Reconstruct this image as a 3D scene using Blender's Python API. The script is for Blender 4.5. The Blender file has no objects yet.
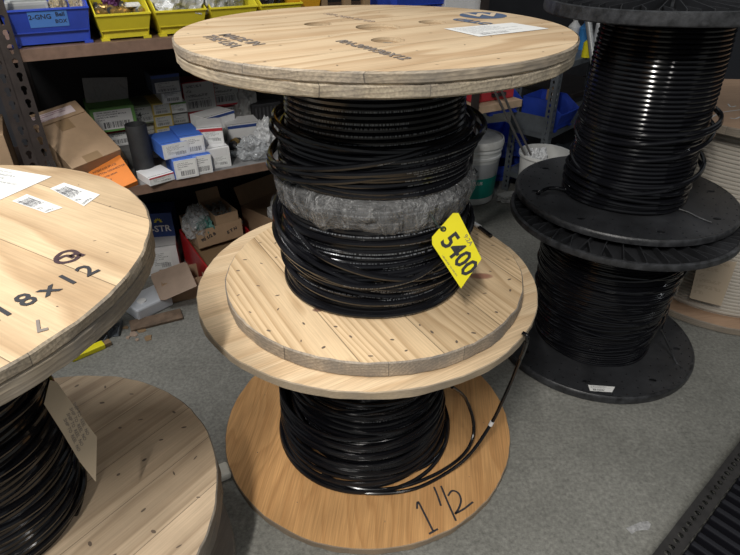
import bpy, bmesh, math, random
from mathutils import Vector, Matrix, noise
PI = math.pi
D = math.radians
sc = bpy.context.scene
COL = sc.collection

# ------------------------------------------------------------------ camera
F_PX, PITCH, CAM_H = 560.0, math.radians(32.2), 1.35
cam_d = bpy.data.cameras.new('camera')
cam = bpy.data.objects.new('camera', cam_d)
COL.objects.link(cam)
cam.location = (0, 0, CAM_H)
cam.rotation_euler = (PI / 2 - PITCH, 0, 0)
cam_d.sensor_fit = 'HORIZONTAL'
cam_d.sensor_width = 36.0
cam_d.lens = 36.0 * F_PX / 740.0
cam_d.clip_start = 0.02
sc.camera = cam

# ------------------------------------------------------------------ world, lights, exposure
w = bpy.data.worlds.new('world')
sc.world = w
w.use_nodes = True
bg = w.node_tree.nodes['Background']
bg.inputs[0].default_value = (0.92, 0.97, 1.0, 1)
bg.inputs[1].default_value = 0.135

def area(name, loc, target, sx, sy, power, color=(1, 1, 1)):
    d = bpy.data.lights.new(name, 'AREA')
    d.shape = 'RECTANGLE'
    d.size, d.size_y, d.energy, d.color = sx, sy, power, color
    o = bpy.data.objects.new(name, d)
    COL.objects.link(o)
    o.location = loc
    v = Vector(target) - Vector(loc)
    o.rotation_euler = v.to_track_quat('-Z', 'Y').to_euler()
    return o
area('tube_light_centre', (-0.50, -0.90, 2.9), (-0.50, -0.85, 0), 0.045, 1.2, 60, (1.0, .96, .90))
area('tube_light_right_of_centre', (1.00, -0.80, 2.9), (1.00, -0.75, 0), 0.045, 1.2, 8, (1.0, .97, .92))
area('tube_light_left', (-1.45, 0.95, 3.1), (-1.45, 1.0, 0), 0.12, 1.2, 36, (1.0, .985, .96))
area('tube_light_far_right', (3.3, 1.30, 2.6), (3.3, 1.34, 0), 1.2, 0.06, 8, (.92, .96, 1.0))
sc.view_settings.view_transform = 'Standard'
sc.view_settings.look = 'None'
sc.view_settings.exposure = 0.64
sc.view_settings.gamma = 1.0
sc.view_settings.use_curve_mapping = False
sc.cycles.use_denoising = True
sc.cycles.max_bounces = 8
sc.cycles.caustics_reflective = False
sc.cycles.caustics_refractive = False

# ------------------------------------------------------------------ survey helpers (photo position -> real place)
CAMP = Vector((0, 0, CAM_H))
def ray(u, v):
    x, y = (u - 370) / F_PX, (v - 277.5) / F_PX
    s, c = math.sin(PITCH), math.cos(PITCH)
    return Vector((x, c - y * s, -s - y * c))
def at_z(u, v, z=0.0):
    d = ray(u, v)
    return CAMP + d * ((z - CAM_H) / d.z)
def at_plane(u, v, p0, nrm):
    d = ray(u, v)
    return CAMP + d * ((Vector(p0) - CAMP).dot(nrm) / d.dot(nrm))
def depth(P):
    return P.y * math.cos(PITCH) + (CAM_H - P.z) * math.sin(PITCH)
SA = math.radians(29.7)
AV, NV, UP = Vector((math.cos(SA), math.sin(SA), 0)), Vector((-math.sin(SA), math.cos(SA), 0)), Vector((0, 0, 1))
SO = Vector((0, 2.28, 0))
def S(s, d, z):                       # shelving coordinates: along, behind the front edge, height
    return SO + AV * s + NV * d + UP * z
def frame(o, x, y, z):
    m = Matrix((x, y, z)).transposed().to_4x4()
    m.translation = o
    return m
def yawm(P, ang):
    return Matrix.Translation(P) @ Matrix.Rotation(ang, 4, 'Z')

# ------------------------------------------------------------------ mesh building
class MB:
    def __init__(s):
        s.v, s.f, s.m, s.uv = [], [], [], []
    def add(s, vs, fs, mi=0, uvs=None, M=None):
        b = len(s.v)
        for p in vs:
            p = Vector(p)
            s.v.append(M @ p if M else p)
        for i, f in enumerate(fs):
            s.f.append([b + k for k in f])
            s.m.append(mi)
            s.uv.append(uvs[i] if uvs else None)
    def box(s, x0, x1, y0, y1, z0, z1, M=None, mi=0):
        vs = [(x0, y0, z0), (x1, y0, z0), (x1, y1, z0), (x0, y1, z0), (x0, y0, z1), (x1, y0, z1), (x1, y1, z1), (x0, y1, z1)]
        s.add(vs, [(0, 3, 2, 1), (4, 5, 6, 7), (0, 1, 5, 4), (1, 2, 6, 5), (2, 3, 7, 6), (3, 0, 4, 7)], mi, None, M)
        return s
    def bar(s, a, b, w, h, mi=0, up=UP):
        a, b = Vector(a), Vector(b)
        x = (b - a).normalized()
        y = up.cross(x)
        if y.length < 1e-4: y = Vector((1, 0, 0)).cross(x)
        y.normalize()
        z = x.cross(y)
        return s.box(0, (b - a).length, -w / 2, w / 2, -h / 2, h / 2, frame(a, x, y, z), mi)
    def tube(s, pts, r, n=8, closed=False, mi=0, caps=True):
        pts = [Vector(p) for p in pts]
        N = len(pts)
        rs = r if isinstance(r, (list, tuple)) else [r] * N
        b = len(s.v)
        L = 0.0
        Ls = []
        prev = None
        for i, p in enumerate(pts):
            if closed: t = pts[(i + 1) % N] - pts[i - 1]
            else: t = pts[min(i + 1, N - 1)] - pts[max(i - 1, 0)]
            t.normalize()
            ref = UP if abs(t.z) < 0.9 else Vector((1, 0, 0))
            y = ref.cross(t).normalized()
            z = t.cross(y)
            for k in range(n):
                a = 2 * PI * k / n
                s.v.append(p + (y * math.cos(a) + z * math.sin(a)) * rs[i])
            if i: L += (p - pts[i - 1]).length
            Ls.append(L)
        for i in range(N if closed else N - 1):
            j = (i + 1) % N
            Lj = Ls[j] if j > i else Ls[i] + (pts[j] - pts[i]).length
            for k in range(n):
                k2 = (k + 1) % n
                s.f.append([b + i * n + k, b + i * n + k2, b + j * n + k2, b + j * n + k])
                s.m.append(mi)
                s.uv.append([(Ls[i], k / n), (Ls[i], (k + 1) / n), (Lj, (k + 1) / n), (Lj, k / n)])
        if caps and not closed:
            s.f.append([b + k for k in range(n)][::-1]); s.m.append(mi); s.uv.append(None)
            s.f.append([b + (N - 1) * n + k for k in range(n)]); s.m.append(mi); s.uv.append(None)
        return s
    def lathe(s, prof, c=(0, 0, 0), n=48, mi=0, M=None, jit=None):
        # prof: (radius, z) list; closes onto the axis where radius is 0
        c = Vector(c)
        rings = []
        for r, z in prof:
            if r <= 1e-6:
                s.v.append((M @ (c + Vector((0, 0, z)))) if M else c + Vector((0, 0, z)))
                rings.append([len(s.v) - 1])
            else:
                ring = []
                for k in range(n):
                    a = 2 * PI * k / n
                    rr = r + (jit(a, z) if jit else 0)
                    p = c + Vector((rr * math.cos(a), rr * math.sin(a), z))
                    s.v.append(M @ p if M else p)
                    ring.append(len(s.v) - 1)
                rings.append(ring)
        for i in range(len(rings) - 1):
            A, B = rings[i], rings[i + 1]
            mm = mi[i] if isinstance(mi, (list, tuple)) else mi
            for k in range(n):
                k2 = (k + 1) % n
                if len(A) == 1 and len(B) == 1: continue
                if len(A) == 1: f = [A[0], B[k2], B[k]][::-1]
                elif len(B) == 1: f = [A[k], A[k2], B[0]]
                else: f = [A[k], A[k2], B[k2], B[k]]
                s.f.append(f); s.m.append(mm); s.uv.append(None)
        return s
    def mesh(s, me, M=None, mi=0):
        s.add([v.co for v in me.vertices], [tuple(p.vertices) for p in me.polygons], mi, None, M)
        return s
    def build(s, name, mats, parent=None, smooth=True, world=True, bevel=0, subsurf=0, origin=None):
        me = bpy.data.meshes.new(name)
        o = bpy.data.objects.new(name, me)
        COL.objects.link(o)
        inv = Matrix.Identity(4)
        if parent is not None:
            o.parent = parent
            if world: inv = world_of(parent).inverted()
        elif origin is not None:
            inv = Matrix.Translation(-Vector(origin))
            o.location = origin
        me.from_pydata([inv @ v for v in s.v], [], s.f)
        if not isinstance(mats, (list, tuple)): mats = [mats]
        for m in mats: me.materials.append(m)
        me.polygons.foreach_set('material_index', s.m)
        if any(u is not None for u in s.uv):
            ul = me.uv_layers.new(name='UVMap')
            for p, u in zip(me.polygons, s.uv):
                if u:
                    for li, c in zip(p.loop_indices, u): ul.data[li].uv = c
        bm = bmesh.new(); bm.from_mesh(me)
        bmesh.ops.recalc_face_normals(bm, faces=bm.faces)
        bm.to_mesh(me); bm.free()
        if smooth:
            me.polygons.foreach_set('use_smooth', [True] * len(me.polygons))
            try: me.set_sharp_from_angle(angle=math.radians(35))
            except Exception: pass
        if bevel:
            b = o.modifiers.new('bevel', 'BEVEL'); b.width = bevel; b.segments = 2; b.limit_method = 'ANGLE'
        if subsurf:
            q = o.modifiers.new('subsurf', 'SUBSURF'); q.levels = q.render_levels = subsurf
        me.update()
        return o
def world_of(o):
    m = o.matrix_basis.copy()
    if o.parent is not None: return world_of(o.parent) @ m
    return m

def thing(name, label, cat, loc=(0, 0, 0), rz=0.0, group=None):
    o = bpy.data.objects.new(name, None)
    COL.objects.link(o)
    o.empty_display_size = 0.05
    o.location = loc
    o.rotation_euler = (0, 0, rz)
    return tag(o, label, cat, group)
def tag(o, label=None, cat=None, group=None, kind=None):
    if label: o['label'] = label
    if cat: o['category'] = cat
    if group: o['group'] = group
    if kind: o['kind'] = kind
    return o

def to_mesh(cu):
    o = bpy.data.objects.new('tmp', cu)
    COL.objects.link(o)
    dg = bpy.context.evaluated_depsgraph_get()
    dg.update()
    me = bpy.data.meshes.new_from_object(o.evaluated_get(dg))
    bpy.data.objects.remove(o)
    return me
def plate(outline, holes, th):
    """flat plate with holes, extruded between z = 0 and z = -th"""
    cu = bpy.data.curves.new('plate', 'CURVE')
    cu.dimensions = '2D'; cu.fill_mode = 'BOTH'; cu.extrude = th / 2
    for pts in [outline] + list(holes):
        sp = cu.splines.new('POLY')
        sp.points.add(len(pts) - 1)
        for i, p in enumerate(pts): sp.points[i].co = (p[0], p[1], 0, 1)
        sp.use_cyclic_u = True
    me = to_mesh(cu)
    for v in me.vertices: v.co.z -= th / 2
    return me
def circle(x, y, r, n=24, ry=None):
    return [(x + r * math.cos(2 * PI * k / n), y + (ry or r) * math.sin(2 * PI * k / n)) for k in range(n)]
def text_mesh(body, size, th=0.0004, bold=0.0, align='CENTER', sx=1.0, shear=0, space=1.0):
    cu = bpy.data.curves.new('txt', 'FONT')
    cu.body = body; cu.size = size; cu.extrude = th / 2; cu.offset = bold
    cu.align_x = align; cu.align_y = 'CENTER'; cu.resolution_u = 2; cu.shear = shear; cu.space_character = space
    me = to_mesh(cu)
    for v in me.vertices:
        v.co.x *= sx; v.co.z += th / 2
    return me
def ribbon(mb, pts, wd, nrm, lift=0.0006, mi=0):
    nrm = Vector(nrm)
    pts = [Vector(p) + nrm * lift for p in pts]
    L, R = [], []
    for i, p in enumerate(pts):
        t = (pts[min(i + 1, len(pts) - 1)] - pts[max(i - 1, 0)]).normalized()
        sd = nrm.cross(t).normalized() * wd / 2
        L.append(p + sd); R.append(p - sd)
    n = len(pts)
    mb.add(L + R, [(i, i + 1, n + i + 1, n + i) for i in range(n - 1)], mi)

# ------------------------------------------------------------------ materials
def nt(name):
    m = bpy.data.materials.new(name)
    m.use_nodes = True
    t = m.node_tree
    return m, t, t.nodes['Principled BSDF']
class G:
    """tiny node helper"""
    def __init__(s, t): s.t = t
    def n(s, typ, **k):
        nd = s.t.nodes.new(typ)
        for a, b in k.items():
            if a.startswith('i_'):
                key = a[2:]
                nd.inputs[int(key) if key.isdigit() else key].default_value = b
            else: setattr(nd, a, b)
        return nd
    def l(s, a, b): s.t.links.new(a, b)
    def math(s, op, a, b=None, c=None, clamp=False):
        nd = s.t.nodes.new('ShaderNodeMath'); nd.operation = op; nd.use_clamp = clamp
        for i, x in enumerate((a, b, c)):
            if x is None: continue
            if isinstance(x, (int, float)): nd.inputs[i].default_value = x
            else: s.l(x, nd.inputs[i])
        return nd.outputs[0]
    def mix(s, f, a, b):
        nd = s.t.nodes.new('ShaderNodeMix'); nd.data_type = 'RGBA'
        for key, x in ((0, f), (6, a), (7, b)):
            if isinstance(x, (int, float)): nd.inputs[key].default_value = x
            elif isinstance(x, tuple): nd.inputs[key].default_value = x if len(x) == 4 else (*x, 1)
            else: s.l(x, nd.inputs[key])
        return nd.outputs[2]
    def ramp(s, f, stops):
        nd = s.t.nodes.new('ShaderNodeValToRGB')
        cr = nd.color_ramp
        while len(cr.elements) < len(stops): cr.elements.new(0.5)
        for e, (p, c) in zip(cr.elements, stops):
            e.position = p; e.color = c if len(c) == 4 else (*c, 1)
        s.l(f, nd.inputs[0])
        return nd.outputs[0]
_cache = {}
def pm(name, col, rough=0.5, metal=0.0, var=0.0, vscale=20, spec=0.5, bump=0.0, trans=0.0, coat=0.0, alpha=1.0):
    key = (name,)
    if key in _cache: return _cache[key]
    m, t, b = nt(name)
    g = G(t)
    b.inputs['Base Color'].default_value = (*col, 1)
    b.inputs['Roughness'].default_value = rough
    b.inputs['Metallic'].default_value = metal
    b.inputs['Specular IOR Level'].default_value = spec
    if coat: b.inputs['Coat Weight'].default_value = coat
    if trans: b.inputs['Transmission Weight'].default_value = trans
    if alpha < 1: b.inputs['Alpha'].default_value = alpha
    if var or bump:
        tc = g.n('ShaderNodeTexCoord')
        nz = g.n('ShaderNodeTexNoise', i_Scale=vscale, i_Detail=6.0, i_Roughness=0.65)
        g.l(tc.outputs['Object'], nz.inputs['Vector'])
        if var:
            lo = tuple(c * (1 - var) for c in col); hi = tuple(min(1, c * (1 + var)) for c in col)
            g.l(g.ramp(nz.outputs[0], [(0.3, lo), (0.7, hi)]), b.inputs['Base Color'])
        if bump:
            bp = g.n('ShaderNodeBump', i_Strength=bump, i_Distance=0.01)
            g.l(nz.outputs[0], bp.inputs['Height']); g.l(bp.outputs[0], b.inputs['Normal'])
    _cache[key] = m
    return m

def wood(name, light, dark, angle, plank=0.14, ring=0.0075, contrast=0.55, seam=0.0014, seed=0.0, grey=0.0,
         tone=0.25, cath=0.035, knots=(), rough=0.62, off=0.0, fibre=0.25, stain=0.25, zoff=0.09):
    m, t, b = nt(name)
    g = G(t)
    tc = g.n('ShaderNodeTexCoord')
    mp = g.n('ShaderNodeMapping'); mp.inputs['Rotation'].default_value = (0, 0, -angle)
    mp.inputs['Location'].default_value = (0, off, 0)
    g.l(tc.outputs['Object'], mp.inputs[0])
    sp = g.n('ShaderNodeSeparateXYZ'); g.l(mp.outputs[0], sp.inputs[0])
    X, Y, Z = sp.outputs
    yp = g.math('DIVIDE', Y, plank)
    pid = g.math('FLOOR', yp)
    fr = g.math('FRACT', yp)
    wn = g.n('ShaderNodeTexWhiteNoise', noise_dimensions='1D'); g.l(g.math('ADD', pid, seed + 3.1), wn.inputs['W'])
    R = wn.outputs[0]
    # slow wander of the rings along the board
    cb = g.n('ShaderNodeCombineXYZ')
    g.l(g.math('MULTIPLY', X, 1.6), cb.inputs[0]); g.l(g.math('MULTIPLY', Y, 7.0), cb.inputs[1]); g.l(g.math('MULTIPLY_ADD', R, 40.0, seed), cb.inputs[2])
    nz = g.n('ShaderNodeTexNoise', i_Scale=1.0, i_Detail=2.0); g.l(cb.outputs[0], nz.inputs['Vector'])
    wander = g.math('MULTIPLY', g.math('SUBTRACT', nz.outputs[0], 0.5), cath * 2)
    # ring centre under each board
    yc = g.math('ADD', g.math('SUBTRACT', g.math('MULTIPLY', fr, plank), g.math('MULTIPLY', R, plank)), wander)
    zc = g.math('ADD', Z, g.math('MULTIPLY_ADD', R, 0.05, zoff - 0.03))
    rad = g.math('SQRT', g.math('ADD', g.math('MULTIPLY', yc, yc), g.math('MULTIPLY', zc, zc)))
    rad2 = g.math('ADD', rad, g.math('MULTIPLY', wander, 0.35))
    ph = g.math('FRACT', g.math('DIVIDE', rad2, ring))
    late = g.math('POWER', ph, 2.2)
    fade = g.math('SUBTRACT', 1.0, g.math('SMOOTH_MAX', 0.0, g.math('MULTIPLY', g.math('SUBTRACT', ph, 0.86), 7.0), 0.1), None, True)
    late = g.math('MULTIPLY', late, fade)
    # fibres
    cb2 = g.n('ShaderNodeCombineXYZ')
    g.l(g.math('MULTIPLY', X, 9.0), cb2.inputs[0]); g.l(g.math('MULTIPLY', Y, 260.0), cb2.inputs[1]); g.l(g.math('MULTIPLY', Z, 260.0), cb2.inputs[2])
    fb = g.n('ShaderNodeTexNoise', i_Scale=1.0, i_Detail=3.0); g.l(cb2.outputs[0], fb.inputs['Vector'])
    st = g.n('ShaderNodeTexNoise', i_Scale=5.0, i_Detail=5.0); g.l(mp.outputs[0], st.inputs['Vector'])
    base = g.mix(g.math('MULTIPLY', late, contrast), light, dark)
    tn = g.math('MULTIPLY_ADD', R, tone, 1.0 - tone * 0.6)
    tn = g.math('MULTIPLY', tn, g.math('MULTIPLY_ADD', g.math('SUBTRACT', fb.outputs[0], 0.5), fibre * 2, 1.0))
    tn = g.math('MULTIPLY', tn, g.math('MULTIPLY_ADD', g.math('SUBTRACT', st.outputs[0], 0.5), stain * 2, 1.0))
    if seam:
        e = g.math('MINIMUM', fr, g.math('SUBTRACT', 1.0, fr))
        sm = g.math('LESS_THAN', e, seam / plank / 2)
        tn = g.math('MULTIPLY', tn, g.math('MULTIPLY_ADD', sm, -0.65, 1.0))
    vm = g.n('ShaderNodeVectorMath', operation='SCALE'); g.l(base, vm.inputs[0]); g.l(tn, vm.inputs['Scale'])
    c = vm.outputs[0]
    if grey:
        gn = g.n('ShaderNodeTexNoise', i_Scale=14.0, i_Detail=6.0); g.l(tc.outputs['Object'], gn.inputs['Vector'])
        gf = g.math('MULTIPLY', g.math('MULTIPLY_ADD', gn.outputs[0], 2.4, -0.6, True), grey)
        c = g.mix(gf, c, (0.16, 0.15, 0.14))
    for kx, ky, krx, kry, kc in knots:
        so = g.n('ShaderNodeSeparateXYZ'); g.l(tc.outputs['Object'], so.inputs[0])
        dx = g.math('DIVIDE', g.math('SUBTRACT', so.outputs[0], kx), krx)
        dy = g.math('DIVIDE', g.math('SUBTRACT', so.outputs[1], ky), kry)
        dd = g.math('ADD', g.math('MULTIPLY', dx, dx), g.math('MULTIPLY', dy, dy))
        kf = g.math('SUBTRACT', 1.0, g.math('SMOOTH_MIN', 1.0, g.math('POWER', dd, 3.0), 0.1), None, True)
        c = g.mix(g.math('MULTIPLY', kf, 0.85), c, kc)
    g.l(c, b.inputs['Base Color'])
    b.inputs['Roughness'].default_value = rough
    b.inputs['Specular IOR Level'].default_value = 0.3
    bp = g.n('ShaderNodeBump', i_Strength=0.25, i_Distance=0.002)
    g.l(g.math('ADD', g.math('MULTIPLY', late, 0.3), fb.outputs[0]), bp.inputs['Height']); g.l(bp.outputs[0], b.inputs['Normal'])
    return m

def cable_mat(name, print_amt=0.5, rough=0.22, col=(0.006, 0.0062, 0.008)):
    m, t, b = nt(name)
    g = G(t)
    uv = g.n('ShaderNodeUVMap')
    sp = g.n('ShaderNodeSeparateXYZ'); g.l(uv.outputs[0], sp.inputs[0])
    U, V = sp.outputs[0], sp.outputs[1]
    # printed legend: short pale marks in a thin line along the jacket
    line = g.math('LESS_THAN', g.math('ABSOLUTE', g.math('SUBTRACT', V, g.math('MULTIPLY_ADD', g.math('SINE', g.math('MULTIPLY', U, 1.1)), 0.10, 0.5))), 0.045)
    cb = g.n('ShaderNodeCombineXYZ'); g.l(g.math('MULTIPLY', U, 300.0), cb.inputs[0])
    nz = g.n('ShaderNodeTexNoise', i_Scale=1.0, i_Detail=1.0); g.l(cb.outputs[0], nz.inputs['Vector'])
    cb3 = g.n('ShaderNodeCombineXYZ'); g.l(g.math('MULTIPLY', U, 2.6), cb3.inputs[0])
    nz3 = g.n('ShaderNodeTexNoise', i_Scale=1.0, i_Detail=0.0); g.l(cb3.outputs[0], nz3.inputs['Vector'])
    f = g.math('MULTIPLY', g.math('GREATER_THAN', nz.outputs[0], 0.5), g.math('GREATER_THAN', nz3.outputs[0], 0.47))
    f = g.math('MULTIPLY', g.math('MULTIPLY', f, line), print_amt)
    g.l(g.mix(f, col, (0.50, 0.52, 0.55)), b.inputs['Base Color'])
    b.inputs['Roughness'].default_value = rough
    b.inputs['Specular IOR Level'].default_value = 0.45
    return m

def label_mat(name, base=(0.78, 0.78, 0.76), ink=(0.06, 0.06, 0.07), amount=0.5, rows=9, cols=40, bar=(.12, .62, .10, .42), mid=.56, bars=60, asp=1.0):
    """printed paper: rows of small type over a bar code, in the label's own UV"""
    m, t, b = nt(name)
    g = G(t)
    uv = g.n('ShaderNodeUVMap')
    sp = g.n('ShaderNodeSeparateXYZ'); g.l(uv.outputs[0], sp.inputs[0])
    U, V = sp.outputs[0], sp.outputs[1]
    def inside(x, a, c): return g.math('MULTIPLY', g.math('GREATER_THAN', x, a), g.math('LESS_THAN', x, c))
    rv = g.math('MULTIPLY', V, rows)
    row = g.math('LESS_THAN', g.math('FRACT', rv), 0.55)
    rw = g.n('ShaderNodeTexWhiteNoise', noise_dimensions='1D'); g.l(g.math('FLOOR', rv), rw.inputs['W'])
    longish = g.math('LESS_THAN', U, g.math('MULTIPLY_ADD', rw.outputs[0], 0.65, 0.25))
    cb = g.n('ShaderNodeCombineXYZ'); g.l(g.math('MULTIPLY', U, cols), cb.inputs[0]); g.l(g.math('MULTIPLY', V, rows * 3.1), cb.inputs[1])
    nz = g.n('ShaderNodeTexNoise', i_Scale=1.0, i_Detail=2.0); g.l(cb.outputs[0], nz.inputs['Vector'])
    txt = g.math('MULTIPLY', g.math('MULTIPLY', row, longish), g.math('GREATER_THAN', nz.outputs[0], 0.47))
    txt = g.math('MULTIPLY', txt, g.math('MULTIPLY', inside(U, .07, .93), inside(V, mid - .06, .93)))
    cb2 = g.n('ShaderNodeCombineXYZ'); g.l(g.math('MULTIPLY', U, bars), cb2.inputs[0])
    nb = g.n('ShaderNodeTexNoise', i_Scale=1.0, i_Detail=1.0); g.l(cb2.outputs[0], nb.inputs['Vector'])
    brs = g.math('MULTIPLY', g.math('GREATER_THAN', nb.outputs[0], 0.49), g.math('MULTIPLY', inside(U, bar[0], bar[1]), inside(V, bar[2], bar[3])))
    f = g.math('MULTIPLY', g.math('MAXIMUM', txt, g.math('MULTIPLY', brs, 1.3)), amount, None, True)
    g.l(g.mix(f, base, ink), b.inputs['Base Color'])
    b.inputs['Roughness'].default_value = 0.5
    return m

M = {}
M['cable_print'] = cable_mat('black_cable_printed', 0.30, 0.17)
M['cable_print2'] = cable_mat('black_cable_printed_dense', 0.22, 0.2)
M['cable_gloss'] = cable_mat('black_cable_glossy', 0.0, 0.13)
M['blk_plastic'] = pm('black_spool_plastic', (0.026, 0.027, 0.030), 0.36, var=0.35, vscale=9, bump=0.08)
M['blk_rim'] = pm('black_plastic_scuffed', (0.032, 0.033, 0.036), 0.38, var=0.85, vscale=30, bump=0.2)
M['ink'] = pm('black_ink', (0.03, 0.03, 0.035), 0.6)
M['ink_soft'] = pm('faded_ink', (0.20, 0.17, 0.15), 0.7)
M['white'] = pm('white_paper', (0.80, 0.80, 0.80), 0.55)
M['barcode'] = label_mat('barcode_paper', amount=0.7)
M['kraft'] = pm('kraft_cardboard', (0.36, 0.245, 0.15), 0.75, var=0.12, vscale=12)
M['kraft_tape'] = pm('brown_tape', (0.27, 0.18, 0.10), 0.4)
M['kraft_pink'] = pm('pale_cardboard', (0.34, 0.25, 0.19), 0.75, var=0.1)
M['steel_dark'] = pm('dark_brown_steel', (0.045, 0.036, 0.034), 0.42, 0.3, var=0.3, vscale=15)
M['shelf_brown'] = pm('brown_shelf_board', (0.17, 0.105, 0.075), 0.55, var=0.25, vscale=25)
M['shelf_top'] = pm('grey_shelf_top', (0.16, 0.16, 0.16), 0.7, var=0.3, vscale=10)
M['grey_steel'] = pm('grey_rack_steel', (0.17, 0.19, 0.21), 0.42, 0.4, var=0.15)
M['galv'] = pm('galvanised_steel', (0.50, 0.53, 0.55), 0.3, 0.85, var=0.25, vscale=60)
M['blue_bin'] = pm('blue_bin_plastic', (0.03, 0.075, 0.50), 0.35, var=0.15, vscale=8)
M['yellow_bin'] = pm('yellow_bin_plastic', (0.72, 0.62, 0.035), 0.4, var=0.08, vscale=8)
M['red_bin'] = pm('red_bin_plastic', (0.42, 0.015, 0.02), 0.4, var=0.2)
M['brass'] = pm('brass', (0.48, 0.33, 0.12), 0.35, 0.7, var=0.3, vscale=50)
M['dark_part'] = pm('dark_rubber', (0.03, 0.03, 0.033), 0.6, var=0.3)
M['tag_yellow'] = pm('yellow_tag_plastic', (0.86, 0.76, 0.02), 0.45)
M['concrete'] = None

# ------------------------------------------------------------------ floor and walls
def floor_mat():
    m, t, b = nt('concrete_floor')
    g = G(t)
    tc = g.n('ShaderNodeTexCoord')
    n1 = g.n('ShaderNodeTexNoise', i_Scale=2.2, i_Detail=5.0); g.l(tc.outputs['Object'], n1.inputs['Vector'])
    n2 = g.n('ShaderNodeTexNoise', i_Scale=90.0, i_Detail=5.0, i_Roughness=0.7); g.l(tc.outputs['Object'], n2.inputs['Vector'])
    n3 = g.n('ShaderNodeTexNoise', i_Scale=16.0, i_Detail=4.0, i_Roughness=0.6, i_Distortion=1.2); g.l(tc.outputs['Object'], n3.inputs['Vector'])
    c = g.ramp(n1.outputs[0], [(0.25, (0.150, 0.150, 0.134)), (0.75, (0.255, 0.252, 0.228))])
    k = g.math('MULTIPLY_ADD', g.math('SUBTRACT', n2.outputs[0], 0.5), 1.9, 1.0)
    k = g.math('MULTIPLY', k, g.math('MULTIPLY_ADD', g.math('SUBTRACT', n3.outputs[0], 0.5), 0.55, 1.0))
    vm = g.n('ShaderNodeVectorMath', operation='SCALE'); g.l(c, vm.inputs[0]); g.l(k, vm.inputs['Scale'])
    # paint flecks
    n4 = g.n('ShaderNodeTexNoise', i_Scale=7.0, i_Detail=8.0, i_Roughness=0.8); g.l(tc.outputs['Object'], n4.inputs['Vector'])
    fl = g.math('MULTIPLY', g.math('GREATER_THAN', n4.outputs[0], 0.66), 0.35)
    g.l(g.mix(fl, vm.outputs[0], (0.42, 0.42, 0.40)), b.inputs['Base Color'])
    b.inputs['Roughness'].default_value = 0.62
    b.inputs['Specular IOR Level'].default_value = 0.35
    bp = g.n('ShaderNodeBump', i_Strength=0.15, i_Distance=0.004); g.l(n2.outputs[0], bp.inputs['Height']); g.l(bp.outputs[0], b.inputs['Normal'])
    return m
fl = MB(); fl.box(-3.6, 5.0, -2.6, 6.2, -0.05, 0.0)
tag(fl.build('floor', floor_mat(), smooth=False), kind='structure')
M['wall'] = pm('dark_wall_paint', (0.035, 0.036, 0.042), 0.8, var=0.2, vscale=3)
mb = MB(); mb.box(-2.6, 4.6, 1.75, 1.85, 0, 3.0, frame(SO, AV, NV, UP))
tag(mb.build('wall_back', M['wall'], smooth=False), kind='structure')
mb = MB(); mb.box(4.9, 5.0, -2.6, 6.2, 0, 3.0); tag(mb.build('wall_right', M['wall'], smooth=False), kind='structure')
M['wallp'] = pm('shelf_back_panel_paint', (0.012, 0.012, 0.014), 0.8)

# ------------------------------------------------------------------ spools
def spline(pts, k=10):
    P = [Vector(p) for p in pts]
    out = []
    for i in range(len(P) - 1):
        p0, p1, p2, p3 = P[max(i - 1, 0)], P[i], P[i + 1], P[min(i + 2, len(P) - 1)]
        for j in range(k):
            t = j / k
            out.append(0.5 * ((2 * p1) + (-p0 + p2) * t + (2 * p0 - 5 * p1 + 4 * p2 - p3) * t * t + (-p0 + 3 * p1 - 3 * p2 + p3) * t ** 3))
    out.append(P[-1])
    return out
def smooth_noise(t, seed, k=(0.031, 0.113, 0.37)):
    return (math.sin(t * k[0] * 6.28 + seed * 1.7) + math.sin(t * k[1] * 6.28 + seed * 3.1) * 0.6 + math.sin(t * k[2] * 6.28 + seed * 5.3) * 0.35) / 1.95
def winding(mb, c, z0, z1, rf, cr, seed=1, seg=80, jit=0.35, zj=0.0, n=7, pitch=None):
    """one helical layer of cable laid from z0 to z1 on radius rf(z)"""
    turns = (z1 - z0) / (pitch or cr * 2.02)
    N = int(turns * seg)
    pts = []
    for i in range(N + 1):
        t = i / seg
        z = z0 + cr + (z1 - z0 - 2 * cr) * i / N
        a = 2 * PI * t
        z += zj * smooth_noise(t * 3.1, seed + 9)
        r = rf(z) + cr * jit * smooth_noise(t, seed)
        pts.append((c[0] + r * math.cos(a), c[1] + r * math.sin(a), z))
    mb.tube(pts, cr, n)
def loop(mb, c, r, z, tilt, phi, cr, seed=0, wob=0.003, ecc=0.0, ephi=0.0, seg=96, n=8, zmin=None, zmax=None, a0=None, a1=None, sag=0.0):
    """a loose turn: tilted, slightly off-centre"""
    pts = []
    closed = a0 is None
    A0, A1 = (0, 2 * PI) if closed else (a0, a1)
    K = seg if closed else seg + 1
    for i in range(K):
        a = A0 + (A1 - A0) * i / seg
        rr = r + ecc * math.cos(a - ephi) + wob * math.sin(3 * a + seed) + wob * .6 * math.sin(5 * a + 2.3 * seed)
        zz = z + tilt * math.cos(a - phi) + wob * math.sin(2 * a + seed * 1.3) + sag * math.cos(2 * (a - phi))
        if zmin is not None: zz = max(zz, zmin + cr)
        if zmax is not None: zz = min(zz, zmax - cr)
        pts.append((c[0] + rr * math.cos(a), c[1] + rr * math.sin(a), zz))
    mb.tube(pts, cr, n, closed=closed)
def drum(mb, c, r, z0, z1, n=64):
    mb.lathe([(0, z0), (r, z0), (r, z1), (0, z1)], c, n)
def chip(seed, amp=0.0024):
    def f(a, z):
        return amp * (noise.noise(Vector((math.cos(a) * 9 + seed, math.sin(a) * 9, z * 40))) + .6 * noise.noise(Vector((math.cos(a) * 40 + seed, math.sin(a) * 40, z * 90))))
    return f
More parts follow.
